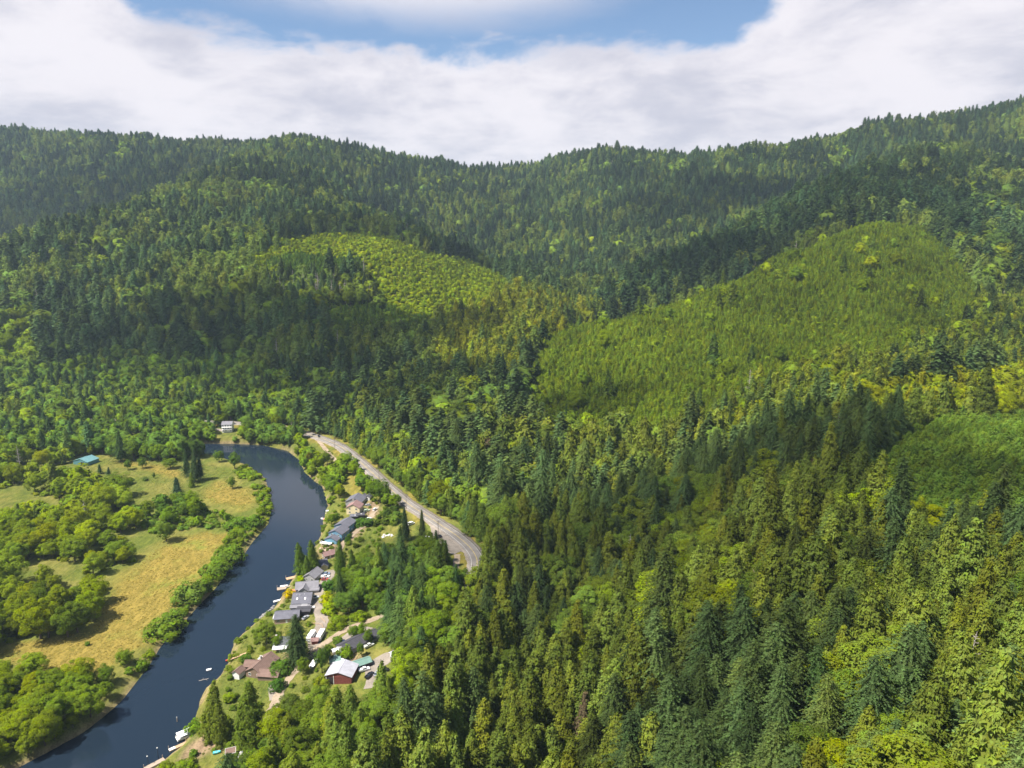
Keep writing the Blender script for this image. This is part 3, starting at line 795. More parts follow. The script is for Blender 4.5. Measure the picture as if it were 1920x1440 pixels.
# --- red barn
o, ro = house('red barn with pale metal roof and open bay', 642, 1270, 84, 10, 12.5, 4.0, 2.0, 'metal', 'red', cat='barn', name='barn', windows='', door=None, rad=8)
MB().box(-5.12, -4.9, 2.4, 5.8, -.8, 3.3).build('bay_shade', paint('painted_shade', (.03, .025, .025), .9), o)  # dark slab painted as the shade inside the open bay
for k in range(17): 
    yy = -6.0 + k * .5
    MB().box(-5.07, -5.0, yy, yy + .42, -.9, 3.9).build('plank', WL['red'], o)
for yy in (2.3, 5.9): MB().box(-5.2, -5.0, yy, yy + .22, -.9, 4.0).build('bay_post', M_TRIM, o)
o, ro = house('green metal roofed open shed beside the red barn', 676, 1251, 33, 9.5, 5, 2.8, 1.1, 'green', 'dark', cat='shed', name='shed', windows='', door=None, rad=5)
o, ro = house('square green roofed shed by the narrow dark trees', 628, 1243, 20, 5, 5, 2.4, .5, 'green', 'grey', cat='shed', name='shed', windows='', door=None, rad=3.5)
o, ro = house('tiny white roofed shed on the grass below the red barn', 627, 1319, 10, 3.4, 2.6, 2.1, .4, 'white', 'grey', cat='shed', name='shed', windows='', door='s', rad=2.5, n_long=1)
o, ro = house('white cube tool shed in the yard of the long house', 629, 1226, 30, 2.4, 2.4, 2.2, .3, 'white', 'white', cat='shed', name='shed', windows='s', door='s', rad=2, n_long=1)
o, ro = house('dark little shed with pale rimmed flat roof on the bottom lawn', 433, 1418, 20, 3.2, 2.8, 2.5, .02, 'brown', 'dark', cat='shed', name='shed', windows='', door='s', rad=2.5, n_long=1)
MB().box(-2.1, 2.1, -1.95, -1.85, 2.5, 2.78).box(-2.1, 2.1, 1.85, 1.95, 2.5, 2.78).box(-2.1, -2.0, -1.85, 1.85, 2.5, 2.78).box(2.0, 2.1, -1.85, 1.85, 2.5, 2.78).build('roof_rim', M_TRIM, o)
o, ro = house('small red shed between the two white trailers', 591, 1206, 5, 3.2, 2.6, 2.2, .8, 'rust', 'red', cat='shed', name='shed', windows='', door='s', rad=2.2, n_long=1)
house('white long shed half hidden by trees above the gravel yard', 742, 1230, 35, 5, 2.6, 2.2, .5, 'white', 'white', cat='shed', name='shed', windows='', door=None, rad=4)
# --- far things
o, ro = house('teal metal barn alone on the upper meadow', 162, 868, 74, 13, 17, 3.4, 2.6, 'teal', 'teal', cat='barn', name='barn', windows='', door=None, rad=10)
MB().box(-6.62, -6.4, -4.5, -.5, -.8, 3.0).build('opening_shade', paint('painted_shade', (.03, .025, .025), .9), o)  # near-black slab: the shade of the barn's opening put into its colour
for k in range(9): MB().box(-6.56, -6.5, .2 + k * .9, 1.0 + k * .9, -.8, 3.3).build('plank', WL['teal'], o)
o, ro = house('tall white three-storey house on the far shore', 428, 808, 8, 10.5, 9, 8.4, 2.4, 'grey', 'white', rows=3, rad=14, n_long=4)
MB().box(-5.3, 5.3, -6.2, -4.6, 2.75, 2.9).box(-5.3, 5.3, -6.2, -4.6, 5.45, 5.6).build('balcony', M_TRIM, o)
o, ro = house('little white boathouse shed on the far shore', 473, 826, 5, 5, 4, 2.6, 1.6, 'grey', 'white', cat='shed', name='shed', rad=6, n_long=1, n_short=1)

# ================================================================== VEHICLES
def carpaint(name, c): return paint('car_' + name, c, .25, .03, 1.0, spec=.6)
M_TYRE = paint('tyre', (.02, .02, .02), .8); M_RIM = paint('rim', (.45, .45, .46), .3, metal=.8); M_LAMP = paint('headlamp', (.75, .74, .7), .15); M_TAIL = paint('tail_lamp', (.4, .02, .02), .3)
CAR = dict(sedan=dict(L=4.6, W=1.8, hull=[(-2.3, .35), (2.3, .35), (2.3, .72), (2.15, .84), (1.05, .95), (-1.75, .98), (-2.25, .92)], cab=[(1.0, .93), (.25, 1.44), (-1.05, 1.46), (-1.85, .96)]),
           suv=dict(L=4.7, W=1.9, hull=[(-2.35, .4), (2.35, .4), (2.35, .85), (2.2, 1.02), (1.15, 1.1), (-2.3, 1.1)], cab=[(1.1, 1.08), (.45, 1.72), (-2.05, 1.74), (-2.3, 1.08)]),
           pickup=dict(L=5.5, W=1.95, hull=[(-2.75, .45), (2.75, .45), (2.75, .95), (2.6, 1.1), (1.4, 1.15), (-2.75, 1.15)], cab=[(1.35, 1.13), (.75, 1.8), (-.65, 1.82), (-.85, 1.13)]),
           van=dict(L=5.4, W=2.0, hull=[(-2.7, .4), (2.7, .4), (2.7, .9), (2.5, 1.15), (1.9, 1.2), (-2.7, 1.2)], cab=[(1.9, 1.18), (1.2, 2.1), (-2.6, 2.15), (-2.7, 1.18)]))
def car(label, u, v, yaw, typ, colname, col, z0=7, group=None, name='car', onroad=0.0, cat=None):
    x, y, z = gp(u, v, z0)
    o = empty(name if typ not in ('pickup', 'van') else {'pickup': 'pickup_truck', 'van': 'van'}[typ], (x, y, z + .17 + onroad), R(yaw))
    tag(o, label, cat or {'pickup': 'pickup', 'van': 'van'}.get(typ, 'car'), group)
    D = CAR[typ]; hw = D['W'] / 2
    def body():
        m = MB(); P = D['hull']; n = len(P)
        rings = []
        for t, s in ((-hw, .94), (-hw + .08, 1), (hw - .08, 1), (hw, .94)): rings.append([(p[0] * s, t, .75 + (p[1] - .75) * (s if p[1] > .5 else 1)) for p in P])
        m.loft(rings)
        if typ == 'pickup':
            m.box(-2.7, -.85, -hw + .05, -hw + .2, 1.15, 1.42).box(-2.7, -.85, hw - .2, hw - .05, 1.15, 1.42).box(-2.74, -2.6, -hw + .05, hw - .05, 1.15, 1.42)
        C = D['cab']; top = [(C[1][0], C[1][1]), (C[2][0], C[2][1])]
        m.box(C[2][0] - .02, C[1][0] + .02, -hw + .24, hw - .24, C[1][1] - .01, C[1][1] + .07)
        return m.mesh('body', carpaint(colname, col))
    link('body', shared(('body', typ, colname), body), o)
    def cabin():
        C = D['cab']; m = MB(); lo = hw - .10; hi_ = hw - .26
        m.loft([[(C[0][0], -lo, C[0][1]), (C[3][0], -lo, C[3][1]), (C[3][0], lo, C[3][1]), (C[0][0], lo, C[0][1])], [(C[1][0], -hi_, C[1][1]), (C[2][0], -hi_, C[2][1]), (C[2][0], hi_, C[2][1]), (C[1][0], hi_, C[1][1])]])
        return m.mesh('windows', M_GLASS)
    if typ == 'van':
        C = D['cab']; lo = hw - .06
        link('windshield', shared(('cabin', typ), cabin), o)
        m = MB().box(-2.66, .75, -hw + .02, hw - .02, 1.15, 2.22); m.build('cargo_box', carpaint(colname, col), o)
    else:
        link('cabin_glass', shared(('cabin', typ), cabin), o)
    for sx_ in (-1, 1):
        for sy_ in (-1, 1):
            w = link('wheel', shared(('tyre',), lambda: MB().tube((0, -.11, 0), (0, .11, 0), .34, n=14).mesh('wheel', M_TYRE)), o); w.location = (sx_ * D['L'] * .31, sy_ * (hw - .10), .34)
            link('rim', shared(('rim',), lambda: MB().tube((0, -.125, 0), (0, .125, 0), .2, n=10).mesh('rim', M_RIM)), w)
    for sy_ in (-1, 1):
        h = link('headlight', shared(('hl',), lambda: MB().box(-.05, .05, -.18, .18, -.08, .08).mesh('headlight', M_LAMP)), o); h.location = (D['L'] / 2 - .02, sy_ * (hw - .35), .74)
        h = link('tail_light', shared(('tl',), lambda: MB().box(-.05, .05, -.13, .13, -.12, .12).mesh('tail_light', M_TAIL)), o); h.location = (-D['L'] / 2 + .06, sy_ * (hw - .3), .8)
    HOUSE_CLEAR.append((x, y, 3.0))
    return o
CW = (.74, .74, .74)
car('black pickup parked beside the grey car in the gravel yard', 693, 1269, 62, 'pickup', 'black', (.012, .013, .016))
car('silver grey sedan parked between two black vehicles in the gravel yard', 706, 1265, 80, 'sedan', 'silver', (.30, .31, .34))
car('black van at the edge of the trees in the gravel yard', 719, 1259, 5, 'van', 'black', (.012, .013, .016))
car('white pickup parked beside the green metal roofed shed', 683, 1258, 25, 'pickup', 'white', CW)
car('navy car parked at the near end of the long dark house', 645, 1207, 120, 'suv', 'navy', (.015, .03, .07))
car('dark red car parked behind the long dark house', 661, 1202, 20, 'sedan', 'wine', (.10, .012, .015))
car('black car in the shade behind the long dark house', 670, 1196, 30, 'suv', 'black', (.012, .013, .016))
car('pale grey pickup parked at the front of the long dark house', 692, 1213, 40, 'pickup', 'pearl', (.52, .53, .50))
car('white suv parked nose-in beside the carport of the row houses', 590, 1122, 3, 'suv', 'white', CW)
car('blue grey pickup, uppermost of three parked on the gravel street', 611, 1078, 5, 'pickup', 'steel', (.17, .22, .32))
car('white pickup, middle of three parked on the gravel street', 610, 1083, 5, 'pickup', 'white', CW)
car('red and silver car, lowest of three parked on the gravel street', 609, 1088, 5, 'sedan', 'red', (.35, .06, .05))
car('long white van parked below the skylight roof', 574, 1141, 4, 'van', 'white', CW)
car('white sedan beside the long white van below the skylight roof', 583, 1141, 12, 'sedan', 'white', CW)
car('silver car parked beside the black carport', 573, 1160, 60, 'sedan', 'silver', (.30, .31, .34))
car('white car alone on the dirt yard right of the cream house', 703, 957, 70, 'suv', 'white', CW)
car('silver car behind the slate house next to the cream house', 690, 948, 170, 'sedan', 'silver', (.30, .31, .34))
car('pale green car right beside the cream house', 688, 959, 30, 'suv', 'mint', (.42, .52, .36))
car('white car at the drive beside the dark patio roofs', 691, 974, 40, 'sedan', 'white', CW)
car('dark car parked at the cream house wall', 683, 963, 70, 'sedan', 'black', (.012, .013, .016))
car('black car parked under the pole at the highway pull-out', 825, 1007, 120, 'sedan', 'black', (.012, .013, .016), z0=11)
car('white van at the back of the highway pull-out', 771, 984, 40, 'van', 'white', CW, z0=9)
car('white car half hidden by the thin conifer at the pull-out', 800, 1010, 20, 'suv', 'white', CW, z0=9)
x_, y_ = at_z(598, 820, 9); car('dark car driving on the far straight of the highway', 598, 820, -62, 'suv', 'black', (.012, .013, .016), z0=9, onroad=.2)

def trailer(label, u, v, yaw, L):
    x, y, z = gp(u, v, 6); o = empty('travel_trailer', (x, y, z + .15), R(yaw)); tag(o, label, 'trailer', None)
    mt = paint('trailer_white', (.78, .78, .78), .4, .04)
    m = MB(); pr = [(-L / 2, .55), (L / 2 - .3, .55), (L / 2, 1.0), (L / 2, 2.3), (L / 2 - .7, 3.0), (-L / 2 + .2, 3.0), (-L / 2, 2.7)]
    m.extrude(pr, -1.25, 1.25); b = m.build('body', mt, o)
    for k in (-.25, .05, .3): MB().box(k * L - .5, k * L + .5, -1.29, -1.2, 1.5, 2.2).build('window', M_GLASS, o)
    MB().box(-.2 * L, -.2 * L + .7, 1.2, 1.29, .8, 2.6).build('door', M_TRIM, o)
    MB().box(-1.2, -.5, -.4, .4, 3.0, 3.28).build('roof_vent', M_CONC, b)
    for sx_ in (-.6, .3):
        for sy_ in (-1, 1): 
            w = link('wheel', shared(('tyre',), None), o); w.location = (sx_, sy_ * 1.15, .34)
    MB().tube((L / 2, 0, .5), (L / 2 + 1.1, 0, .45), .07).build('hitch', M_TYRE, o)
    HOUSE_CLEAR.append((x, y, L * .5))
trailer('white travel trailer standing free by the lane, right of two', 602, 1195, 86, 8.5)
trailer('white travel trailer in the shade of the spruce, left of two', 584, 1197, 84, 8.0)
def hull_boat(label, x, y, z, yaw, L, col, cname, cabin=None, name='boat', cat='boat', beam=.36, group=None):
    o = empty(name, (x, y, z), R(yaw)); tag(o, label, cat, group)
    m = MB(); rings = []
    for t in (-1, -.6, 0, .5, .8, 1):
        w = L * beam / 2 * (1 - max(0, t) ** 2.2 * .96) * (.9 if t == -1 else 1); h = .75 + .25 * max(0, t)
        X = t * L / 2; rings.append([(X, -w, h), (X, -w * .75, .15), (X, 0, -.15), (X, w * .75, .15), (X, w, h), (X, w * .82, h - .02), (X, 0, .35 if abs(t) < .9 else h - .1), (X, -w * .82, h - .02)])
    m.loft(rings); m.build('hull', paint('boat_' + cname, col, .3, .05, 1.0), o)
    for k in (-.22, .1): MB().box(k * L - .15, k * L + .15, -L * beam * .38, L * beam * .38, .45, .55).build('bench', M_WOODD, o)
    if cabin: 
        MB().loft([[(-.1 * L, -L * beam * .36, .6), (.3 * L, -L * beam * .25, .6), (.3 * L, L * beam * .25, .6), (-.1 * L, L * beam * .36, .6)], [(-.08 * L, -L * beam * .3, 1.9), (.12 * L, -L * beam * .24, 1.9), (.12 * L, L * beam * .24, 1.9), (-.08 * L, L * beam * .3, 1.9)]]).build('cabin', M_TRIM, o)
        MB().box(.02 * L, .2 * L, -L * beam * .31, -L * beam * .25, 1.2, 1.65).build('window', M_GLASS, o)
        MB().box(-.53 * L, -.49 * L, -.25, .25, .2, 1.2).build('outboard_motor', M_TYRE, o)
    return o
x, y, z = gp(589, 1246); hull_boat('white cabin boat parked on land beside the narrow dark tree', x, y, z + .5, 82, 7.5, (.78, .78, .78), 'white', True); HOUSE_CLEAR.append((x, y, 3.5))
# ================================================================== WATERSIDE
def dock(label, u, v, yaw, L, Wd, mat, z=.55, roof=False, gang=None, cat='dock', name='dock'):
    x, y = at_z(u, v, z); o = empty(name, (float(x), float(y), 0), R(yaw)); tag(o, label, cat)
    n = max(4, int(L / .5))
    for k in range(n):
        x0 = -L / 2 + k * L / n; b = link('plank', shared(('dplank', L, Wd, mat), lambda: MB().box(0, L / n - .06, -Wd / 2, Wd / 2, -.06, .06).mesh('plank', mat)), o); b.location = (x0, 0, z)
    MB().box(-L / 2 + .1, L / 2 - .1, -Wd / 2 + .1, -Wd / 2 + .4, -.1, z - .065).box(-L / 2 + .1, L / 2 - .1, Wd / 2 - .4, Wd / 2 - .1, -.1, z - .065).build('float', M_CONC, o)
    for sx_ in (-1, 1): MB().tube((sx_ * (L / 2 - .2), Wd / 2 + .17, -3), (sx_ * (L / 2 - .2), Wd / 2 + .17, 2.0), .13).build('pile', M_WOODD, o)
    if roof:
        MB().box(-L / 2 + .3, L / 2 - .3, -Wd / 2 + .2, Wd / 2 - .2, 2.6, 2.75).build('canopy', RF['white'], o)
        for sx_ in (-1, 1):
            for sy_ in (-1, 1): MB().tube((sx_ * (L / 2 - .5), sy_ * (Wd / 2 - .35), z), (sx_ * (L / 2 - .5), sy_ * (Wd / 2 - .35), 2.6), .06).build('post', M_TRIM, o)
    if gang:
        gx, gy, gl, ga = gang
        g = MB().box(0, gl, -.6, .6, -.05, .05).build('gangway', M_WOODD, o); g.location = (gx, gy, z + .1); g.rotation_euler = (0, -R(9), R(ga))
    return o
def afloat(label, u, v, yaw, L, col, cname, cabin=None, name='boat', cat='boat', beam=.36, z=-.15):
    x, y = at_z(u, v, .3); return hull_boat(label, float(x), float(y), z, yaw, L, col, cname, cabin, name, cat, beam)
WH = (.78, .78, .78)
dock('tan wooden dock below the two dense bank conifers', 547, 1083, 30, 7, 3.2, M_TAN, gang=(2.6, .5, 5, 10))
dock('grey wooden dock with a white boat beside the golden bush', 528, 1103, 20, 5.5, 3.6, M_WOODD, gang=(2, 0, 4, 10))
afloat('white open boat moored at the grey wooden dock', 533, 1099, 15, 5.0, WH, 'white')
afloat('long white boat drawn up at the bank below the golden bush', 523, 1126, 32, 6.5, WH, 'white', beam=.28)
dock('dock with pinkish boards below the cream house', 613, 972, 25, 6, 3.0, paint('pink_deck', (.55, .24, .18), .8), gang=(2, 0, 4, 20))
afloat('white boat moored outside the pinkish dock', 607, 973, 160, 5.5, WH, 'white')
dock('small dock with white canopy below the cream house', 617, 962, 10, 5.5, 3.0, M_WOODD, roof=True)
dock('wooden jetty at the bottom edge with a pink tarp', 290, 1432, 48, 8, 2.4, M_WOODD, z=.8)
d = dock('brown gangway dock with white end at the lower bank', 334, 1399, 42, 7.5, 1.8, M_TAN, z=.6)
MB().box(-3.7, -1.2, -.8, .8, .68, .8).build('white_board', M_TRIM, d)
o = empty('pontoon_boat', (*map(float, at_z(348, 1379, .6)), 0), R(40)); tag(o, 'large white covered pontoon boat at the lower bank', 'boat')
for sy_ in (-1.1, 1.1): MB().tube((-3.8, sy_, .15), (3.4, sy_, .15), .32, n=10).tube((3.4, sy_, .15), (4.1, sy_, .3), .32, .08, 10).build('pontoon', M_RIM, o)
MB().box(-3.8, 3.6, -1.9, 1.9, .5, .65).build('deck', M_TRIM, o)
MB().box(-3.7, 3.5, -1.85, -1.75, .65, 1.3).box(-3.7, 3.5, 1.75, 1.85, .65, 1.3).box(3.4, 3.5, -1.75, 1.75, .65, 1.3).build('railing', M_TRIM, o)
MB().extrude([(-2.1, 2.3), (2.1, 2.3), (1.6, 2.5), (0, 2.58), (-1.6, 2.5)], -3.4, 2.4, 'x').build('canopy', paint('canvas_white', (.80, .80, .80), .8, .04), o)
for sx_ in (-3.2, 2.2):
    for sy_ in (-1.7, 1.7): MB().tube((sx_, sy_, 1.2), (sx_, sy_, 2.32), .04).build('canopy_post', M_RIM, o)
MB().box(-1.0, .2, -.5, .5, .65, 1.7).build('console', M_CONC, o)
def lamp(label, u, v, h):
    x, y = at_z(u, v, .5); o = empty('dock_lamp', (float(x), float(y), 0), 0); tag(o, label, 'lamp post')
    MB().tube((0, 0, -3), (0, 0, h), .11, .08).build('post', M_TYRE, o)
    MB().tube((0, 0, h), (0, 0, h + .12), .3, .22, 10).tube((0, 0, h + .12), (0, 0, h + .34), .22, .08, 10).build('lamp_head', M_TRIM, o)
lamp('dark post with white lamp head at the end of the jetty', 297, 1422, 5.6)
lamp('shorter post with white lamp head on the water side of the jetty', 278, 1434, 4.6)
x, y = at_z(332, 1353, 0); o = empty('mooring_pile', (float(x), float(y), 0)); tag(o, 'single mooring pile standing in the river off the lower bank', 'pile')
MB().tube((0, 0, -4), (.1, 0, 2.3), .22, .19, 10).build('post', M_WOODD, o); MB().tube((.1, 0, 2.3), (.1, 0, 2.5), .22, .05, 10).build('cap', M_TRIM, o)
afloat('small white raft boat floating in mid river', 392, 1256, 20, 2.6, WH, 'white', beam=.6)
o = empty('driftwood', (*map(float, at_z(383, 1275, 0)), 0), .3); tag(o, 'pale driftwood floating in the river below the white raft boat', 'driftwood')
MB().tube((-2.5, 0, .05), (2, .6, .12), .16, .1).tube((-1, .1, .08), (-.4, 1.6, .2), .09, .04).tube((.6, .4, .1), (1.6, -1, .25), .08, .03).build('log', M_DEAD, o)
for k, (u, v, c, lb) in enumerate(((431, 1238, (.62, .09, .06), 'outer red kayak at the bank below the willow'), (434, 1236.5, (.66, .16, .08), 'inner red kayak at the bank below the willow'))):
    afloat(lb, u, v, 20 + 8 * k, 4.2, c, 'red%d' % k, name='kayak', cat='kayak', beam=.2, z=.0)
x, y, z = gp(450, 1230); o = empty('gangway', (x, y, z + .1), R(32)); tag(o, 'narrow tan boardwalk running down to the red kayaks', 'boardwalk')
for k in range(18):
    b = link('plank', shared(('bwp',), lambda: MB().box(-.24, .24, -.7, .7, -.05, .05).mesh('plank', M_TAN)), o); b.location = (-4.5 + k * .52, 0, .25 + k * .05 - .45)
MB().tube((-4.6, -.6, -.35), (4.7, -.6, .55), .07).tube((-4.6, .6, -.35), (4.7, .6, .55), .07).build('stringer', M_WOODD, o)
x, y, z = gp(407, 1413); hull_boat('turquoise dinghy lying on the bottom lawn', x, y, z + .15, 15, 3.2, (.10, .55, .62), 'turquoise', beam=.42)
x, y, z = gp(451, 1416); hull_boat('white dinghy lying beside the dark little shed', x, y, z + .15, 80, 3.8, WH, 'white', beam=.36)
x, y, z = gp(416, 1393); o = empty('tent', (x, y, z), .4); tag(o, 'cream tent canvas under the broad riverbank cedar', 'tent')
MB().extrude([(-1.2, 0), (1.2, 0), (0, 1.6)], -1.4, 1.4, 'x').build('canvas', paint('cream_canvas', (.68, .60, .42), .8), o); MB().tube((-1.5, 0, 1.6), (1.5, 0, 1.6), .04).build('ridge_pole', M_WOODD, o)
x, y, z = gp(641, 1243); o = empty('parasol', (x, y, z)); tag(o, 'small white parasol in the yard of the long house', 'parasol')
MB().tube((0, 0, 0), (0, 0, 2.2), .04).build('pole', M_RIM, o); MB().tube((0, 0, 1.9), (0, 0, 2.5), 1.3, .05, 8).build('canopy', M_TRIM, o)
x, y, z = gp(644, 1216); o = empty('hot_tub', (x, y, z)); tag(o, 'pale round hot tub at the near gable of the long house', 'hot tub')
MB().tube((0, 0, -.2), (0, 0, .9), 1.25, 1.25, 16).build('tub', paint('blush', (.66, .55, .47), .6), o); MB().tube((0, 0, .9), (0, 0, 1.02), 1.3, 1.2, 16).build('cover', M_TRIM, o)
# boulders and rubble
rgb = random.Random(3)
def boulder(label, x, y, z, s, mat, group, name='boulder', cat='boulder'):
    m = MB(); bm = bmesh.new(); bmesh.ops.create_icosphere(bm, subdivisions=2, radius=s)
    for v in bm.verts: v.co *= .75 + .45 * rgb.random(); v.co.z *= .7
    me = bpy.data.meshes.new(name); bm.to_mesh(me); bm.free(); me.materials.append(mat)
    o = link(name, me); o.location = (x, y, z + s * .25); o.rotation_euler = (0, 0, rgb.random() * 6); tag(o, label, cat, group)
M_ROCK = paint('grey_rock', (.20, .19, .18), .9, .3); M_ROCKT = paint('tan_rock', (.45, .36, .26), .9, .25); M_RUB = paint('white_rubble', (.60, .57, .55), .9, .2)
for k in range(14):
    u = 488 + k * 1.9 + rgb.random() * 2; v = 1158 - k * 1.6 + rgb.random() * 3; x, y, z = gp(u, v, 1.5)
    boulder('grey riprap boulder on the shore above the willow', x, y, z, .7 + rgb.random() * .7, M_ROCK, 'riprap boulders above the willow')
for k in range(14):
    x, y, z = gp(600 + rgb.random() * 24, 1020 + rgb.random() * 14, 4)
    boulder('tan garden boulder on the bank below the blue houses', x, y, z, .5 + rgb.random() * .6, M_ROCKT, 'tan boulders below the blue houses')
for k in range(12):
    x, y, z = gp(716 + rgb.random() * 22, 1003 + rgb.random() * 6, 8)
    boulder('pale rubble block in the heap beside the wood edge', x, y, z, .5 + rgb.random() * .7, M_RUB, 'pale rubble beside the wood edge', 'rubble_block', 'rubble')
# fence at the end of the street
def fence(label, pts_, h=1.2):
    P = [gp(u, v, 6) for u, v in pts_]; o = empty('fence', P[0]); tag(o, label, 'fence')
    for a, b in zip(P[:-1], P[1:]):
        A = Vector(a) - Vector(P[0]); B = Vector(b) - Vector(P[0]); n = max(2, int((B - A).length / 2.4))
        for i in range(n + 1): q = A.lerp(B, i / n); MB().tube(q - Vector((0, 0, .4)), q + Vector((0, 0, h)), .08, n=6).build('post', M_TAN, o)
        for zz in (.45, .95): MB().tube(A + Vector((0, 0, zz)), B + Vector((0, 0, zz)), .06, n=5).build('rail', M_TAN, o)
fence('tan rail fence closing the end of the gravel street', [(582, 1170), (604, 1172), (607, 1182)])
fence('tan rail fence at the lane corner of the gravel street', [(602, 1160), (610, 1168)])
# utility poles and lines
M_POLE = paint('pole_wood', (.16, .12, .09), .9, .3)
POLES = [(548, 812, 9, 'at the far bend of the highway'), (628, 843, 9, 'beside the dirt track fork on the highway'), (711, 902, 10, 'on the near verge of the straight highway'), (762, 955, 10, 'next up the highway from the pull-out'), (822, 1008, 11, 'standing in the gravel pull-out'), (886, 1094, 12.5, 'on the grass wedge inside the highway bend'), (838, 1214, 13, 'in the dark gap beyond the grove'), (760, 1338, 14, 'in the dark gap near the bottom edge')]
tops = []
for u, v, z0, wh in POLES:
    x, y, z = gp(u, v, z0); H = 12.5
    tops.append((x, y, z + H)); 
    o = empty('utility_pole', (x, y, z)); tag(o, 'wooden utility pole ' + wh, 'utility pole', 'utility poles along the highway')
for i, (x, y, zt_) in enumerate(tops):
    o = [q for q in bpy.data.objects if q.name.startswith('utility_pole')][i]
    j = min(i + 1, len(tops) - 1); a = math.atan2(tops[j][1] - tops[max(0, j - 1)][1], tops[j][0] - tops[max(0, j - 1)][0]); o.rotation_euler = (0, 0, a)
    link('pole', shared(('upole',), lambda: MB().tube((0, 0, -1.5), (0, 0, 12.5), .2, .13, 10).mesh('pole', M_POLE)), o)
    for zz in (11.9, 10.6):
        c = link('crossarm', shared(('uarm',), lambda: MB().box(-.07, .07, -1.25, 1.25, -.07, .07).mesh('crossarm', M_POLE)), o); c.location = (.2, 0, zz)
        for yy in (-1.1, 0, 1.1):
            q = link('insulator', shared(('uins',), lambda: MB().tube((0, 0, 0), (0, 0, .28), .07, .05, 6).mesh('insulator', M_CONC)), c); q.location = (0, yy, .07)
    if i % 2 == 0: t = link('transformer', shared(('utr',), lambda: MB().tube((0, 0, 0), (0, 0, 1.0), .28, .28, 10).mesh('transformer', M_CONC)), o); t.location = (-.45, 0, 9.2)
for i in range(len(tops) - 1):
    A, B = Vector(tops[i]), Vector(tops[i + 1]); a = (B - A).normalized(); sd_ = Vector((-a.y, a.x, 0))
    o = empty('power_line', (A + B) / 2); tag(o, 'thin power cables spanning from the pole ' + POLES[i][3], 'power line', 'power lines along the highway')
    for off, zz in ((-1.1, -.2), (0, -.2), (1.1, -.2)):
        pp = []
        for k in range(9):
            t = k / 8; q = A.lerp(B, t) + sd_ * off + Vector((0, 0, zz - 4 * 1.4 * t * (1 - t))); pp.append(q - (A + B) / 2)
        m = MB()
        for k in range(8): m.tube(pp[k], pp[k + 1], .018, n=4, caps=False)
        m.build('cable', M_TYRE, o)
x, y, z = gp(612, 1199, 7); o = empty('street_pole', (x, y, z)); tag(o, 'slim dark post beside the lane by the white trailer', 'post')
MB().tube((0, 0, -1), (0, 0, 7.5), .13, .09).build('pole', M_POLE, o); MB().box(-.1, 1.1, -.06, .06, 7.1, 7.2).build('arm', M_POLE, o)
# ================================================================== TREES
GOLD = 2.399963
class Fol:                                       # loose leaf-sized faces with soft outward normals
    def __init__(s): s.P = []; s.N = []
    def tri(s, a, b, c, n):
        g = np.cross(b - a, c - a)
        if g @ n < 0: b, c = c, b
        s.P += [a, b, c]; g = g / (np.linalg.norm(g) + 1e-9)
        if g @ n < 0: g = -g
        m = n * 0.65 + g * 0.35
        s.N += [m / (np.linalg.norm(m) + 1e-9)] * 3
    def tris(s, a, b, c, n):                     # many at once, rows of points
        g = np.cross(b - a, c - a); f = (g * n).sum(1, keepdims=True) < 0
        b, c = np.where(f, c, b), np.where(f, b, c); g = np.where(f, -g, g); g /= np.linalg.norm(g, axis=1, keepdims=True) + 1e-9
        m = n * 0.65 + g * 0.35; m /= np.linalg.norm(m, axis=1, keepdims=True) + 1e-9
        s.P += list(np.stack([a, b, c], 1).reshape(-1, 3)); s.N += list(np.repeat(m, 3, 0))
def unis(v): return v / (np.linalg.norm(v, axis=1, keepdims=True) + 1e-9)
def v3(*a): return np.array(a, float)
def unit(v): return v / (np.linalg.norm(v) + 1e-9)
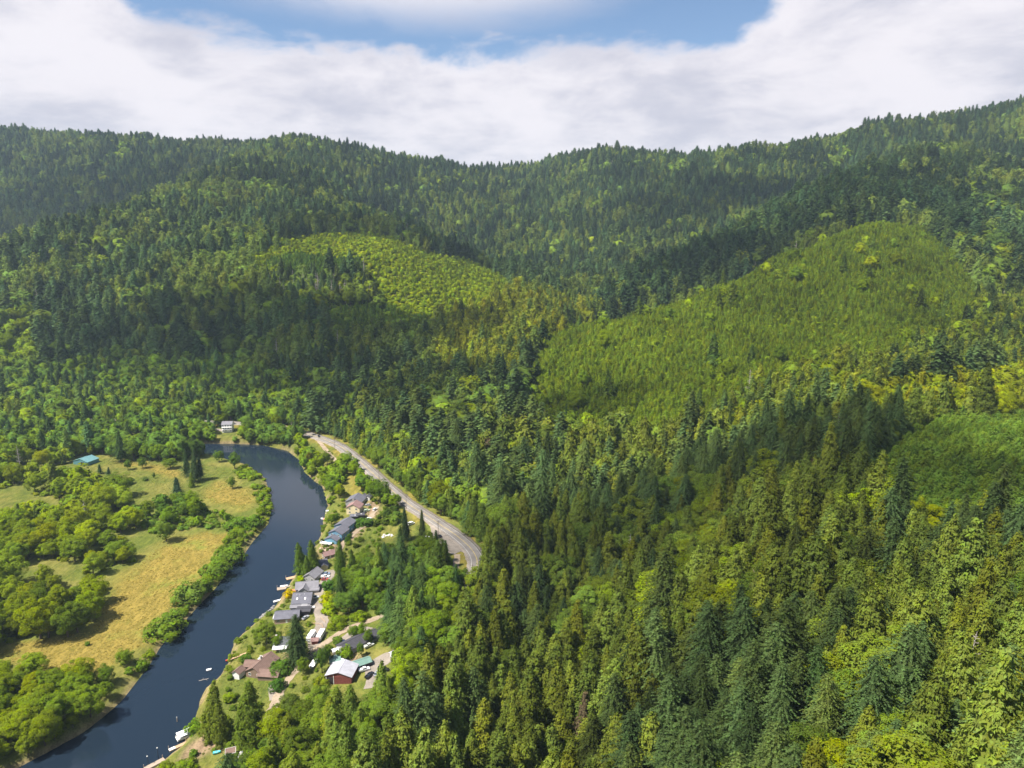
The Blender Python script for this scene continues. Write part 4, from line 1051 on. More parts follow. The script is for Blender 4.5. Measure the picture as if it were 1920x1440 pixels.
def gen_conifer(seed, H, Rr, nb, kseg, cb=0.08, droop=0.35, spray=1.0, shape=0.85, rise=0.3, ragged=0.25, core=0.42):
    rg = np.random.RandomState(seed); F_ = Fol()
    lobes = rg.rand(7) * 6.28
    def prof(t):
        q = max(0.0, (1 - t) / (1 - cb)); return q ** shape * min(1.0, 0.55 + (t - cb) / 0.12)
    for i in range(nb):
        t = cb + (1 - cb) * ((i + rg.rand()) / nb) ** 1.05
        az_ = GOLD * i + rg.randn() * 0.3
        L = Rr * prof(t) * (1 + ragged * rg.randn() * 0.7 + 0.10 * math.sin(az_ * 2 + lobes[0] + t * 9)) + 0.3
        L = max(L, 0.35)
        d = v3(math.cos(az_), math.sin(az_), 0); sd_ = v3(-d[1], d[0], 0)
        up0 = -0.12 + (rise + 0.12) * t + rg.randn() * 0.08
        k = max(2, int(round(kseg * L / Rr)) + 1)
        pt = lambda s_: d * (L * s_) + v3(0, 0, t * H + L * (up0 * s_ - droop * s_ * s_))
        n = unit(d * 0.75 + v3(0, 0, 0.55) + rg.randn(3) * 0.22)
        for j in range(k):
            s0 = 0.18 + 0.82 * j / k; s1 = 0.18 + 0.82 * (j + 1) / k
            p0 = pt(s0); p1 = pt(s1)
            w = spray * (0.35 + 0.75 * (1 - s0)) * (0.45 + 0.55 * L / Rr) * (0.8 + 0.4 * rg.rand())
            for sg in (-1, 1):
                tip = (p0 + p1) / 2 + sd_ * (sg * w) + d * (0.55 * w) - v3(0, 0, (0.10 + 0.35 * rg.rand()) * w) + rg.randn(3) * w * .30
                p1 = p1 + rg.randn(3) * w * .16
                nn = unit(n + sd_ * sg * 0.35)
                if kseg < 6: F_.tri(p0, tip, p1 + d * 0.1 * w, nn)
                else:
                    mid = p0 * .5 + tip * .5; jj_ = rg.randn(3) * w * .18
                    F_.tri(p0, mid + jj_ + d * w * .18, p1, nn)
                    F_.tri(mid - d * w * .12 + jj_, tip, mid + d * w * .30 - v3(0, 0, w * .22) + rg.randn(3) * w * .15, unit(nn + rg.randn(3) * .25))
        e = pt(1.0); w = 0.4 * spray
        F_.tri(e + sd_ * w, e - sd_ * w, e + d * 1.4 * w - v3(0, 0, 0.5 * w), n)
    # dense inner foliage
    nr = 6; ns = 7
    ring = []
    for r_ in range(nr + 1):
        t = cb + 0.02 + (0.985 - cb) * r_ / nr
        ring.append([v3(math.cos(6.283 * a_ / ns + r_), math.sin(6.283 * a_ / ns + r_), 0) * (core * Rr * prof(t) * (0.8 + 0.4 * rg.rand())) + v3(0, 0, t * H) for a_ in range(ns)])
    for r_ in range(nr):
        for a_ in range(ns):
            p, q, u_, w_ = ring[r_][a_], ring[r_][(a_ + 1) % ns], ring[r_ + 1][(a_ + 1) % ns], ring[r_ + 1][a_]
            n = unit((p + q) * v3(1, 1, 0) + v3(0, 0, 0.01))
            F_.tri(p, q, u_, n); F_.tri(p, u_, w_, n)
    tr = MB().tube((0, 0, -1.5), (0, 0, H * 0.55), Rr * 0.085, Rr * 0.05, 7).tube((0, 0, H * 0.5), (0, 0, H * 0.985), Rr * 0.055, 0.03, 6)
    return F_, tr
def gen_broad(seed, H, Rr, nl, per, leaf, low=0.22, lob=0.40, flat=1.0, inner=0.60):
    rg = np.random.RandomState(seed); F_ = Fol()
    zc = H * (0.5 + low / 2); rz = H * (0.5 - low / 2) * flat
    cen = []
    for i in range(nl):
        zf = 1 - (i + 0.5) / nl * 1.75; a_ = GOLD * i + rg.randn() * 0.25
        rr_ = math.sqrt(max(0, 1 - zf * zf)); q = 0.52 + 0.48 * rg.rand()
        cen.append((v3(math.cos(a_) * rr_ * Rr * q, math.sin(a_) * rr_ * Rr * q, zc + zf * rz * q), lob * Rr * (0.45 + 0.9 * rg.rand())))
    for c, lr in cen:
        oc = unit((c - v3(0, 0, zc - rz * 0.25)))
        dd = unis(rg.randn(per, 3) + oc * 0.75)
        p = c + dd * v3(1, 1, 0.82) * lr * (0.78 + 0.34 * rg.rand(per, 1))
        n = unis(dd * 0.55 + oc * 0.45 + v3(0, 0, 0.25) + rg.randn(per, 3) * 0.15)
        t1 = unis(np.cross(n + rg.randn(per, 3) * 0.5, rg.randn(per, 3))); t2 = unis(np.cross(n, t1))
        s_ = leaf * (0.6 + 0.8 * rg.rand(per, 1))
        F_.tris(p + t1 * s_, p - t1 * s_ * 0.5 + t2 * s_ * 0.8, p - t1 * s_ * 0.5 - t2 * s_ * 0.8 - v3(0, 0, 0.15) * s_, n)
    # dense inner foliage
    nr, ns = 5, 8; ring = []
    for r_ in range(nr + 1):
        th = math.pi * (0.06 + 0.80 * r_ / nr)
        ring.append([v3(math.cos(6.283 * a_ / ns) * math.sin(th) * Rr * inner * (0.8 + .35 * rg.rand()), math.sin(6.283 * a_ / ns) * math.sin(th) * Rr * inner * (0.8 + .35 * rg.rand()), zc + math.cos(th) * rz * inner * 1.1) for a_ in range(ns)])
    for r_ in range(nr):
        for a_ in range(ns):
            p, q, u_, w_ = ring[r_][a_], ring[r_][(a_ + 1) % ns], ring[r_ + 1][(a_ + 1) % ns], ring[r_ + 1][a_]
            n = unit(p + q - v3(0, 0, 2 * zc)); F_.tri(p, q, u_, n); F_.tri(p, u_, w_, n)
    tr = MB().tube((0, 0, -1.0), (0, 0, zc - rz * 0.3), Rr * 0.07, Rr * 0.05, 7)
    for i in range(5):
        a_ = i * 1.256 + rg.rand(); tr.tube((0, 0, zc - rz * (0.75 - 0.1 * i)), (math.cos(a_) * Rr * 0.6, math.sin(a_) * Rr * 0.6, zc + rz * (0.1 + 0.12 * i)), Rr * 0.04, Rr * 0.012, 5)
    return F_, tr
def gen_cedar(seed, H, Rr, nc, per, leaf, shape=.6, cb=.05, inner=.8):
    rg = np.random.RandomState(seed); F_ = Fol(); ph = rg.rand(6) * 6.28
    lean = rg.randn(2) * .025 * H
    def prof(t):
        q = max(0.0, (1 - t) / (1 - cb)); return q ** shape * min(1.0, .6 + (t - cb) / .12)
    def axis(t): return v3(lean[0] * t * t, lean[1] * t * t, t * H)
    for i in range(nc):
        t = cb + (1 - cb) * (1 - math.sqrt(1 - (i + rg.rand()) / nc * .992)); a_ = GOLD * i + rg.randn() * .4
        if i % 5 == 0: t = .55 + .45 * rg.rand()
        bump = 1 + .16 * math.sin(3 * a_ + ph[0] + 5 * t) + .13 * math.sin(17 * t + ph[1] + 2 * a_)
        r_ = Rr * prof(t) * bump * (.74 + .34 * rg.rand()); d = v3(math.cos(a_), math.sin(a_), 0)
        c = axis(t) + d * r_; cs = leaf * (1.3 + 1.3 * rg.rand()) * (.6 + .4 * prof(t))
        q = rg.randn(per, 3) * v3(.55, .55, .75) * cs; p = c + q - d * np.abs(rg.randn(per, 1)) * cs * .3
        n = unis(d * .8 + v3(0, 0, .5) + unis(q) * .5 + rg.randn(per, 3) * .15)
        dn = unis(v3(0, 0, -.8) + d * .45 + rg.randn(per, 3) * .45); sd_ = unis(np.cross(dn, n) + rg.randn(per, 3) * .25)
        l = leaf * (.7 + .8 * rg.rand(per, 1))
        F_.tris(p - dn * l * .4 + sd_ * l * .5, p - dn * l * .4 - sd_ * l * .5, p + dn * l * .95, n)
    nr, ns = 7, 8; ring = []
    for r_ in range(nr + 1):
        t = cb + .02 + (.90 - cb) * r_ / nr
        ring.append([v3(math.cos(6.283 * a_ / ns + r_ * .4), math.sin(6.283 * a_ / ns + r_ * .4), 0) * (inner * (1 - .75 * (r_ / nr) ** 3) * Rr * prof(t) * (.75 + .5 * rg.rand())) + axis(t) for a_ in range(ns)])
    for r_ in range(nr):
        for a_ in range(ns):
            p, q, u_, w_ = ring[r_][a_], ring[r_][(a_ + 1) % ns], ring[r_ + 1][(a_ + 1) % ns], ring[r_ + 1][a_]
            n = unit((p + q) * v3(1, 1, 0) + v3(0, 0, .3)); F_.tri(p, q, u_, n); F_.tri(p, u_, w_, n)
    tr = MB().tube((0, 0, -1.5), axis(.5), Rr * .09, Rr * .05, 7).tube(axis(.48), axis(.985), Rr * .055, .03, 6)
    return F_, tr
def gen_snag(seed, H, Rr):
    rg = np.random.RandomState(seed); tr = MB()
    tr.tube((0, 0, -1), (0.2, 0.1, H * 0.6), 0.32, 0.2, 7).tube((0.2, 0.1, H * 0.6), (0.5, -0.1, H), 0.2, 0.05, 6)
    for i in range(46):
        t = 0.3 + 0.68 * rg.rand(); a_ = GOLD * i; L = Rr * (1.15 - t) * (0.5 + rg.rand())
        b = v3(0.3 * t, 0.05, t * H); e = b + v3(math.cos(a_) * L, math.sin(a_) * L, L * (rg.rand() * 0.6 - 0.15))
        tr.tube(b, e, 0.09, 0.03, 4, False)
        for q in range(2):
            m_ = b + (e - b) * (0.5 + 0.3 * q); a2 = a_ + (0.8 if q else -0.8); tr.tube(m_, m_ + v3(math.cos(a2), math.sin(a2), 0.3) * L * 0.35, 0.05, 0.02, 3, False)
    return tr
def fol_mesh(name, F_, tr=None):
    P = np.array(F_.P); N = np.array(F_.N); nt = len(P) // 3
    faces_t = []; k = len(P)
    vs_ = [tuple(p) for p in P]; fs_ = [(3 * i, 3 * i + 1, 3 * i + 2) for i in range(nt)]
    if tr is not None:
        vs_ += tr.v; fs_ += [tuple(i + k for i in f) for f in tr.f]
    me = bpy.data.meshes.new(name); me.from_pydata(vs_, [], fs_)
    me.materials.append(M_FOL); me.materials.append(M_BARK)
    if tr is not None: me.polygons.foreach_set('material_index', [0] * nt + [1] * len(tr.f))
    me.polygons.foreach_set('use_smooth', [True] * len(fs_))
    me.update()
    nl_ = [tuple(n) for n in N]
    if tr is not None: nl_ += [(0, 0, 0)] * (len(me.loops) - len(nl_))
    me.normals_split_custom_set(nl_)
    return me
# species: list of (height, near crown mesh, near trunk mesh, near joined, far joined)
SPEC = {}
def species(key, gens_near, gens_far, H):
    near = []; far = []
    for i, g in enumerate(gens_near):
        F_, tr = g; near.append((fol_mesh(key + '_crown', F_), tr.mesh(key + '_trunk', M_BARK), fol_mesh(key, F_, tr)))
    for g in gens_far:
        F_, tr = g; far.append(fol_mesh(key + '_far', F_, tr))
    SPEC[key] = dict(near=near, far=far, H=H)
species('fir', [gen_conifer(s, 30, r_, 440, 10, cb=c, droop=dr, spray=.74, shape=sh, rise=0.25, ragged=.46, core=.66) for s, r_, c, dr, sh in ((1, 6.4, .10, .34, .70), (2, 5.6, .14, .28, .76), (3, 7.0, .08, .42, .64), (4, 6.0, .16, .36, .58))],
        [gen_conifer(s, 30, r_, 95, 3, cb=.12, droop=.34, spray=2.0, shape=sh, core=0.82, ragged=.34) for s, r_, sh in ((11, 6.0, .68), (12, 5.3, .8), (13, 6.6, .62), (14, 5.6, .56), (15, 6.0, .74))], 30)
species('cedar', [gen_cedar(s, 26, r_, 340, 20, .42, shape=sh) for s, r_, sh in ((21, 5.0, .62), (22, 4.4, .72), (23, 5.6, .55), (24, 4.8, .60), (25, 5.2, .80))],
        [gen_cedar(s, 26, r_, 70, 7, 1.05, shape=sh, inner=.9) for s, r_, sh in ((31, 5.2, .58), (32, 4.6, .68), (33, 5.7, .52), (34, 5.0, .62))], 26)
species('young', [gen_conifer(s, 9, r_, 150, 5, cb=.03, droop=.25, spray=.5, shape=.8, rise=.45, core=.72, ragged=.3) for s, r_ in ((41, 2.7), (42, 2.4), (43, 3.1))],
        [gen_conifer(s, 9, r_, 46, 2, cb=.03, droop=.25, spray=.8, shape=.75, rise=.4, core=.86, ragged=.3) for s, r_ in ((51, 2.8), (52, 2.5), (53, 3.2))], 9)
species('broad', [gen_broad(s, 20, r_, nl, 240, .27, low=lw, lob=lb, inner=.58) for s, r_, nl, lw, lb in ((61, 6.4, 36, .16, .34), (62, 5.4, 32, .20, .36), (63, 7.2, 44, .14, .30), (64, 5.8, 30, .10, .38), (65, 6.6, 40, .18, .32))],
        [gen_broad(s, 20, r_, 16, 34, 1.1, low=.12, lob=.42, inner=.84) for s, r_ in ((71, 6.2), (72, 5.4), (73, 7.0), (74, 6.0))], 20)
species('bush', [gen_broad(s, 4.5, r_, 18, 75, .34, low=-.10, lob=.42, inner=.7) for s, r_ in ((81, 2.9), (82, 2.5), (83, 3.4))],
        [gen_broad(s, 4.5, r_, 8, 22, .75, low=-.10, lob=.5, inner=.9) for s, r_ in ((91, 3.0), (92, 2.6))], 4.5)
SNAG = [gen_snag(s, 24, 3.5).mesh('snag', M_DEAD) for s in (101, 102)]
SPEC['snag'] = dict(near=[(None, m, m) for m in SNAG], far=SNAG, H=24)

# ---- zones (photo pixels of the ground), tested in order, first hit wins
def ZP(*p): return list(p)
VAL = [(-700, 798), (-250, 799), (0, 800), (200, 801), (394, 803), (500, 806), (546, 811), (580, 822), (610, 834), (632, 845), (654, 863), (672, 880), (692, 898), (714, 918), (735, 936), (760, 956), (790, 976), (822, 998), (848, 1016), (870, 1036), (882, 1055), (880, 1075),
       (872, 1110), (850, 1160), (826, 1215), (792, 1285), (742, 1360), (680, 1455), (560, 1660), (-1200, 1700), (-1200, 798)]
HILLZ = [  # name; old firs behind the crest first, shade and distance put into their tint
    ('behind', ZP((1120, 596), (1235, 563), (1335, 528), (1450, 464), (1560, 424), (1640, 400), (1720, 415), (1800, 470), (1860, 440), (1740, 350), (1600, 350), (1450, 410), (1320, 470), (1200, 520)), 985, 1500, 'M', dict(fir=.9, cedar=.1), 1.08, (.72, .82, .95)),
    #, polygon, Ymin, Ymax, spacing class, species weights, height scale, colour shift
    ('young', ZP((985, 790), (1000, 672), (1060, 625), (1125, 597), (1235, 565), (1335, 530), (1450, 466), (1560, 426), (1640, 402), (1720, 425), (1800, 490), (1830, 570), (1800, 640), (1700, 676), (1560, 690), (1420, 735), (1330, 785), (1240, 842), (1120, 848), (1020, 832)), 600, 1180, 'y', dict(young=.84, bush=.157, broad=.002, fir=.001), .82, (1.30, 1.32, .85)),
    ('young', ZP((1600, 935), (1640, 880), (1700, 835), (1760, 803), (1960, 785), (2300, 785), (2300, 985), (1920, 990), (1760, 1005), (1680, 1005)), 260, 560, 'y', dict(young=.97, bush=.03), 1.0, (.95, 1.05, 1.0)),
    ('patch', ZP((500, 490), (560, 478), (680, 492), (690, 522), (600, 530), (510, 518)), 900, 1400, 'y', dict(young=1.0), 0.85, (.75, .9, .95)),
    ('dead', ZP((490, 520), (600, 530), (700, 540), (720, 575), (600, 580), (500, 560)), 900, 1400, 'm', dict(snag=.22, broad=.55, fir=.23), .8, (.9, .9, 1.0)),
    ('clear', ZP((430, 492), (470, 470), (560, 448), (700, 438), (790, 470), (860, 490), (930, 512), (975, 552), (900, 596), (840, 616), (760, 600), (700, 560), (690, 525), (500, 520)), 950, 1450, 'b', dict(bush=.60, young=.26, broad=.14), .8, (1.7, 1.65, .9)),
    ('slope', ZP((600, 570), (760, 585), (830, 620), (780, 650), (660, 640), (590, 610)), 900, 1200, 'y', dict(young=.6, bush=.4), 1.0, (.9, 1.0, .9)),
    ('open', ZP((845, 665), (885, 665), (885, 705), (850, 705)), 780, 1000, 'b', dict(bush=1.0), 1.0, (1.5, 1.45, .8)),
    ('open', ZP((0, 600), (60, 585), (100, 640), (60, 690), (-40, 700)), 700, 1200, 'b', dict(bush=.8, broad=.2), 1.0, (1.3, 1.3, .9)),
    ('alder', ZP((1560, 790), (1640, 745), (1760, 740), (1960, 690), (2300, 680), (2300, 785), (1920, 785), (1750, 800), (1640, 830)), 430, 800, 'm', dict(broad=.75, fir=.1, cedar=.15), .75, (1.7, 1.45, .8)),
    ('alder', ZP((1500, 990), (1600, 985), (1700, 1005), (1920, 990), (2300, 985), (2300, 1050), (1920, 1055), (1600, 1050)), 230, 420, 'm', dict(broad=.6, cedar=.25, fir=.15), .75, (1.4, 1.35, .8)),
    ('hollow', ZP((1240, 800), (1330, 740), (1420, 690), (1560, 650), (1700, 640), (1830, 560), (2300, 560), (2300, 680), (1960, 690), (1640, 745), (1560, 790), (1400, 860)), 420, 1100, 'm', dict(broad=.30, fir=.22, cedar=.46, snag=.02), .80, (1.15, 1.12, .9)),
    ('foot', ZP((-700, 690), (0, 700), (200, 690), (420, 680), (560, 720), (640, 770), (560, 815), (-700, 815)), 600, 1100, 'm', dict(broad=.72, fir=.14, cedar=.14), .80, (.85, .95, .95)),
    ('creek', ZP((820, 700), (830, 590), (940, 560), (1110, 560), (1130, 600), (1010, 660), (980, 720), (900, 740)), 700, 1250, 'm', dict(cedar=.78, fir=.16, broad=.06), 1.05, (1.6, 1.45, .95)),
    ('roadside', ZP((600, 815), (660, 850), (760, 930), (860, 1000), (905, 1060), (960, 1060), (900, 960), (800, 880), (700, 810), (640, 780)), 380, 850, 'm', dict(broad=.55, cedar=.3, fir=.15), .78, (.95, 1.0, .95)),
]
VALZ = [
    ('wood', ZP((-700, 846), (0, 848), (110, 850), (190, 852), (205, 852), (140, 856), (100, 902), (176, 920), (226, 930), (244, 962), (268, 1000), (292, 1042), (240, 1062), (200, 1092), (188, 1160), (150, 1192), (60, 1204), (0, 1228), (-700, 1330)), 'm', dict(broad=.70, bush=.26, fir=.02, snag=.02), .72, (1.4, 1.35, .95)),
    ('bank', ZP((-700, 1330), (0, 1268), (60, 1262), (120, 1285), (180, 1288), (225, 1296), (228, 1306), (190, 1338), (150, 1368), (80, 1406), (36, 1430), (-60, 1482), (-260, 1610), (-700, 1600)), 'm', dict(broad=.7, bush=.3), .52, (1.5, 1.45, .9)),
    ('hedge', ZP((248, 985), (280, 965), (350, 948), (400, 958), (432, 968), (436, 982), (400, 992), (340, 994), (290, 1004)), 's', dict(bush=.75, broad=.25), .6, (.85, 1.0, .95)),
    ('shrub', ZP((225, 1290), (240, 1262), (290, 1202), (322, 1158), (360, 1115), (392, 1088), (398, 1052), (438, 992), (478, 975), (486, 950), (474, 915), (440, 888), (458, 874), (494, 898), (506, 930), (508, 952), (500, 982), (470, 1016), (452, 1044), (420, 1074), (402, 1102), (374, 1131), (345, 1163), (318, 1190), (300, 1212), (276, 1247), (250, 1282)), 's', dict(bush=1.0), .66, (1.1, 1.2, .9)),
    ('belt', ZP((-300, 836), (165, 840), (380, 849), (392, 854), (340, 866), (300, 866), (240, 864), (215, 856)), 'm', dict(broad=.75, fir=.15, cedar=.1), .8, (.8, .92, .95)),
    ('farbank', ZP((-700, 812), (-250, 814), (0, 817), (200, 822), (300, 827), (394, 831), (437, 831), (500, 834), (540, 843), (552, 834), (566, 822), (548, 811), (500, 806), (454, 806), (452, 830), (402, 830), (404, 802), (300, 800), (-700, 798)), 's', dict(broad=.8, bush=.15, fir=.05), .55, (.8, .92, .95)),
    ('riverside', ZP((562, 862), (552, 846), (556, 826), (572, 828), (586, 842), (600, 862), (628, 880), (650, 890), (652, 935), (636, 944), (622, 962), (618, 946), (606, 912), (592, 903), (573, 885)), 'm', dict(broad=.8, bush=.2), .50, (1.25, 1.3, .9)),
    ('roadbelt', ZP((640, 872), (660, 878), (690, 905), (718, 930), (736, 948), (750, 962), (728, 955), (700, 932), (676, 925), (672, 905)), 's', dict(broad=.35, bush=.65), .55, (.95, 1.1, .9)),
    ('thicket', ZP((708, 985), (716, 968), (738, 958), (752, 972), (740, 985)), 's', dict(bush=1.0), .9, (.7, .8, .9)),
    ('triangle', ZP((646, 1092), (690, 1072), (740, 1060), (780, 1052), (820, 1050), (842, 1062), (836, 1090), (812, 1110), (767, 1128), (722, 1140), (680, 1150), (648, 1158), (628, 1150), (630, 1122)), 'm', dict(broad=.70, cedar=.22, fir=.08), .74, (.85, .95, .95)),
    ('verge', ZP((606, 1165), (610, 1120), (622, 1110), (630, 1152), (650, 1162), (690, 1148), (694, 1156), (640, 1176), (618, 1180)), 's', dict(bush=1.0), .75, (1.25, 1.3, .85)),
    ('grove', ZP((708, 1215), (708, 1180), (730, 1166), (770, 1152), (820, 1132), (842, 1126), (844, 1160), (820, 1214), (790, 1276), (752, 1268), (760, 1240), (735, 1218)), 'm', dict(broad=.45, cedar=.3, fir=.25), .78, (.9, 1.0, .95)),
    ('southwood', ZP((612, 1384), (655, 1374), (690, 1360), (720, 1334), (748, 1312), (788, 1295), (738, 1360), (690, 1440), (560, 1660), (380, 1660), (470, 1440), (500, 1400), (530, 1390), (575, 1392), (606, 1345)), 'm', dict(broad=.66, cedar=.28, fir=.06), .72, (1.0, 1.05, .95)),
    ('yard', ZP((436, 1210), (480, 1165), (520, 1146), (548, 1096), (580, 1050), (600, 1010), (616, 970), (640, 940), (700, 935), (735, 960), (720, 990), (680, 1010), (650, 1060), (620, 1100), (600, 1180), (650, 1200), (700, 1235), (650, 1300), (590, 1340), (540, 1390), (480, 1425), (400, 1440), (380, 1330), (420, 1280)), 'v', dict(bush=1.0), .44, (.95, 1.0, .9)),
    ('yard', ZP((585, 1285), (640, 1300), (650, 1330), (600, 1340), (575, 1320)), 'v', dict(bush=1.0), .45, (1.0, 1.1, .9)),
    ('meadow', ZP((640, 1060), (655, 1012), (690, 985), (720, 990), (735, 1005), (700, 1030)), 'v', dict(bush=1.0), .35, (1.2, 1.3, .9)),
]
_uu, _vv, _ = proj(XX, YY, ZZ)
for zn in HILLZ:
    if zn[0] in ('young', 'clear', 'slope', 'open'):
        mm = inside(_uu, _vv, zn[1]) & (YY > zn[2]) & (YY < zn[3]); g_for[mm] *= .12
ca = bpy.data.meshes['ground'].attributes['cover']
ca.data.foreach_set('color', np.stack([g_dry.ravel(), g_for.ravel(), g_bare.ravel(), np.ones(nx * ny)], 1).ravel())
SPACE = dict(M=8.9, u=6.3, m=7.2, y=3.4, b=4.6, s=5.0, v=6.4)
BASE = dict(fir=(.084, .122, .040), cedar=(.152, .188, .036), young=(.152, .204, .038), broad=(.122, .168, .028), bush=(.156, .204, .032), snag=(.3, .28, .25))
NAMES = list(BASE)

# open sight lines over the terrain, for leaving out what the hills hide
_az = np.linspace(-0.80, 0.80, 420); _dd = np.concatenate([np.arange(100, 1400, 8.0), np.arange(1400, 3400, 16.0)])
_A, _D = np.meshgrid(_az, _dd, indexing='ij')
_sl = (zt(np.sin(_A) * _D, np.cos(_A) * _D) - CAM_H) / _D
_cm = np.maximum.accumulate(_sl, axis=1)
def seen(x, y, z):
    a_ = np.arctan2(x, y); d = np.hypot(x, y)
    i = np.clip(np.searchsorted(_az, a_), 0, len(_az) - 1); j = np.clip(np.searchsorted(_dd, d) - 2, 0, len(_dd) - 1)
    return (z + 14 - CAM_H) / np.maximum(d, 1) > _cm[i, j]

def footprint_clear(x, y, extra=2.0):
    ok = np.ones(x.shape, bool)
    for hx, hy, hr in HOUSE_CLEAR: ok &= np.hypot(x - hx, y - hy) > hr + extra
    return ok
def scatter():
    out = []
    rg = np.random.RandomState(7)
    zones = [(i, z) for i, z in enumerate(HILLZ)]
    for cls, sp_ in SPACE.items():
        bands = [(60, 440, .86 if cls == 'M' else 1.0), (440, 700, 1.02), (700, 1500, 1.38 if cls == 'M' else 1.5 if cls == 'u' else 1.08), (1500, 3000, 1.42 if cls == 'M' else 2.2 if cls == 'u' else 1.3)]
        for y0, y1, mul in bands:
            s = sp_ * mul
            ys = np.arange(y0, y1, s * 0.87); xm = 0.80 * y1 + 120
            xs = np.arange(-xm, xm, s)
            X, Y = np.meshgrid(xs, ys, indexing='ij')
            X = X + (np.arange(len(ys)) % 2)[None, :] * s / 2
            X = (X + (rg.rand(*X.shape) - .5) * s * .75).ravel(); Y = (Y + (rg.rand(*Y.shape) - .5) * s * .75).ravel()
            m = np.abs(X) < 0.80 * Y + 120; X = X[m]; Y = Y[m]
            Z = zt(X, Y); u, v, fw = proj(X, Y, Z)
            m = (v < 1780) & (u > -330) & (u < 2250) & (Z > 0.5) & seen(X, Y, Z + 20)
            X, Y, Z, u, v = X[m], Y[m], Z[m], u[m], v[m]
            zid = np.full(X.shape, -1); done = np.zeros(X.shape, bool)
            inval = inside(u, v, VAL) & (Y < 900) & (Z < 22)
            for k, zn in enumerate(VALZ):
                h = inval & ~done & inside(u, v, zn[1]); zid[h] = 100 + k; done |= h
            done |= inval
            jw = 7 * (vnoise(X, Y, 45, 31) - .5) * 2 + 5 * (vnoise(X, Y, 14, 33) - .5) * 2
            for k, zn in enumerate(HILLZ):
                jk = jw * (1.5 if zn[0] == 'clear' else 1.0)
                h = ~done & inside(u + jk * 1.6, v + jk, zn[1]) & (Y > zn[2]) & (Y < zn[3]); zid[h] = k; done |= h
            zid[~done] = 99
            cl = np.array([{**{k: zn[4] for k, zn in enumerate(HILLZ)}, **{100 + k: zn[2] for k, zn in enumerate(VALZ)}, 99: 'M', -1: '-'}[q] for q in zid.tolist()])
            m = (cl == cls) if cls != 'u' else (cl == 'M') & (Y < 1900)
            if cls == 'u': zid = np.where(zid == 99, 98, zid)
            X, Y, Z, u, v, zid = X[m], Y[m], Z[m], u[m], v[m], zid[m]
            if len(X): out.append(np.column_stack([X, Y, Z, u, v, zid]))
    A = np.vstack(out)
    hi_ = [p for p in HIGHWAY[::2] if p[1] < 385]                       # trees crowd both sides of the highway beyond the bend
    ex_ = []
    for p, q in zip(hi_[:-1], hi_[1:]):
        d_ = np.array(q[:2]) - p[:2]; L_ = np.hypot(*d_); nn_ = np.array([-d_[1], d_[0]]) / L_
        for k in range(max(1, int(L_ / 4.5))):
            for sg in (-1, 1):
                c_ = p[:2] + d_ * (k + rg.rand()) / max(1, int(L_ / 4.5)) + nn_ * sg * (6.9 + 2.5 * rg.rand()); ex_.append((c_[0], c_[1], float(zt(*c_)), *map(float, proj(c_[0], c_[1], float(zt(*c_)))[:2]), 97))
    A = np.vstack([A, np.array(ex_)])
    hd_, _ = seg_dist(A[:, 0], A[:, 1], HIGHWAY)
    ok = hd_ > np.where(A[:, 1] < 392, 6.4, 10.5)
    for ln, wd in LANE_W:
        d, _ = seg_dist(A[:, 0], A[:, 1], ln); ok &= d > wd / 2 + 2.2
    ok &= footprint_clear(A[:, 0], A[:, 1])
    lot = inside(A[:, 0], A[:, 1], pull); ok &= ~lot
    shz = np.array([100 + k for k, z in enumerate(VALZ) if z[0] == 'shrub'])
    ok &= ~((A[:, 5] == 100) & (fbm(A[:, 0], A[:, 1], 30, 71, 2) < .42))
    ok &= ~(np.isin(A[:, 5], shz) & (fbm(A[:, 0], A[:, 1], 22, 61, 2) < .44))
    A = A[ok]
    n = len(A)
    rg = np.random.RandomState(99)
    wts = np.zeros((n, len(NAMES))); hs = np.ones(n); tint = np.ones((n, 3))
    defw = dict(fir=.48, cedar=.37, broad=.146, snag=.004)
    for zid in np.unique(A[:, 5]).astype(int):
        m = A[:, 5] == zid
        if zid == 99: w, h, t = defw, 1.0, (1, 1, 1)
        elif zid == 97: w, h, t = dict(broad=.8, cedar=.2), .85, (.95, 1.0, .95)
        elif zid == 98: w, h, t = dict(broad=.6, cedar=.4), .42, (.95, 1.0, .95)
        elif zid >= 100: _, _, _, w, h, t = VALZ[zid - 100]
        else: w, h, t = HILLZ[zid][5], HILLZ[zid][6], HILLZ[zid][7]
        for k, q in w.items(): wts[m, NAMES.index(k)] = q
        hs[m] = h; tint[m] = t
    # species grow in stands
    for j, nm in enumerate(NAMES):
        f_ = fbm(A[:, 0], A[:, 1], 70 if nm != 'broad' else 55, 40 + 7 * j, 3)
        wts[:, j] *= np.exp((f_ - .5) * np.where(A[:, 5] == 99, 9 if nm in ('fir', 'cedar', 'broad') else 3, 3.5))
    far = (A[:, 1] > 1200) & (A[:, 5] == 99)
    wts[far, NAMES.index('broad')] *= .5; wts[far, NAMES.index('fir')] *= 1.8
    near_left = (A[:, 5] == 99) & (A[:, 1] < 420)
    wts[near_left, NAMES.index('cedar')] *= 1.6; wts[near_left, NAMES.index('fir')] *= .7; wts[near_left, NAMES.index('broad')] *= 1.1
    wts /= wts.sum(1, keepdims=True)
    c = wts.cumsum(1); r_ = rg.rand(n)[:, None]; sp_i = (r_ > c).sum(1).clip(0, len(NAMES) - 1)
    loose = np.isin(A[:, 5], [k for k, z in enumerate(HILLZ) if z[0] in ('young', 'clear', 'patch', 'slope')] + [100, 101, 103])
    size = hs * np.clip(1 + np.where(loose, .29, .25) * rg.randn(n), .45, 1.6) * (0.88 + .3 * fbm(A[:, 0], A[:, 1], 90, 77, 2))
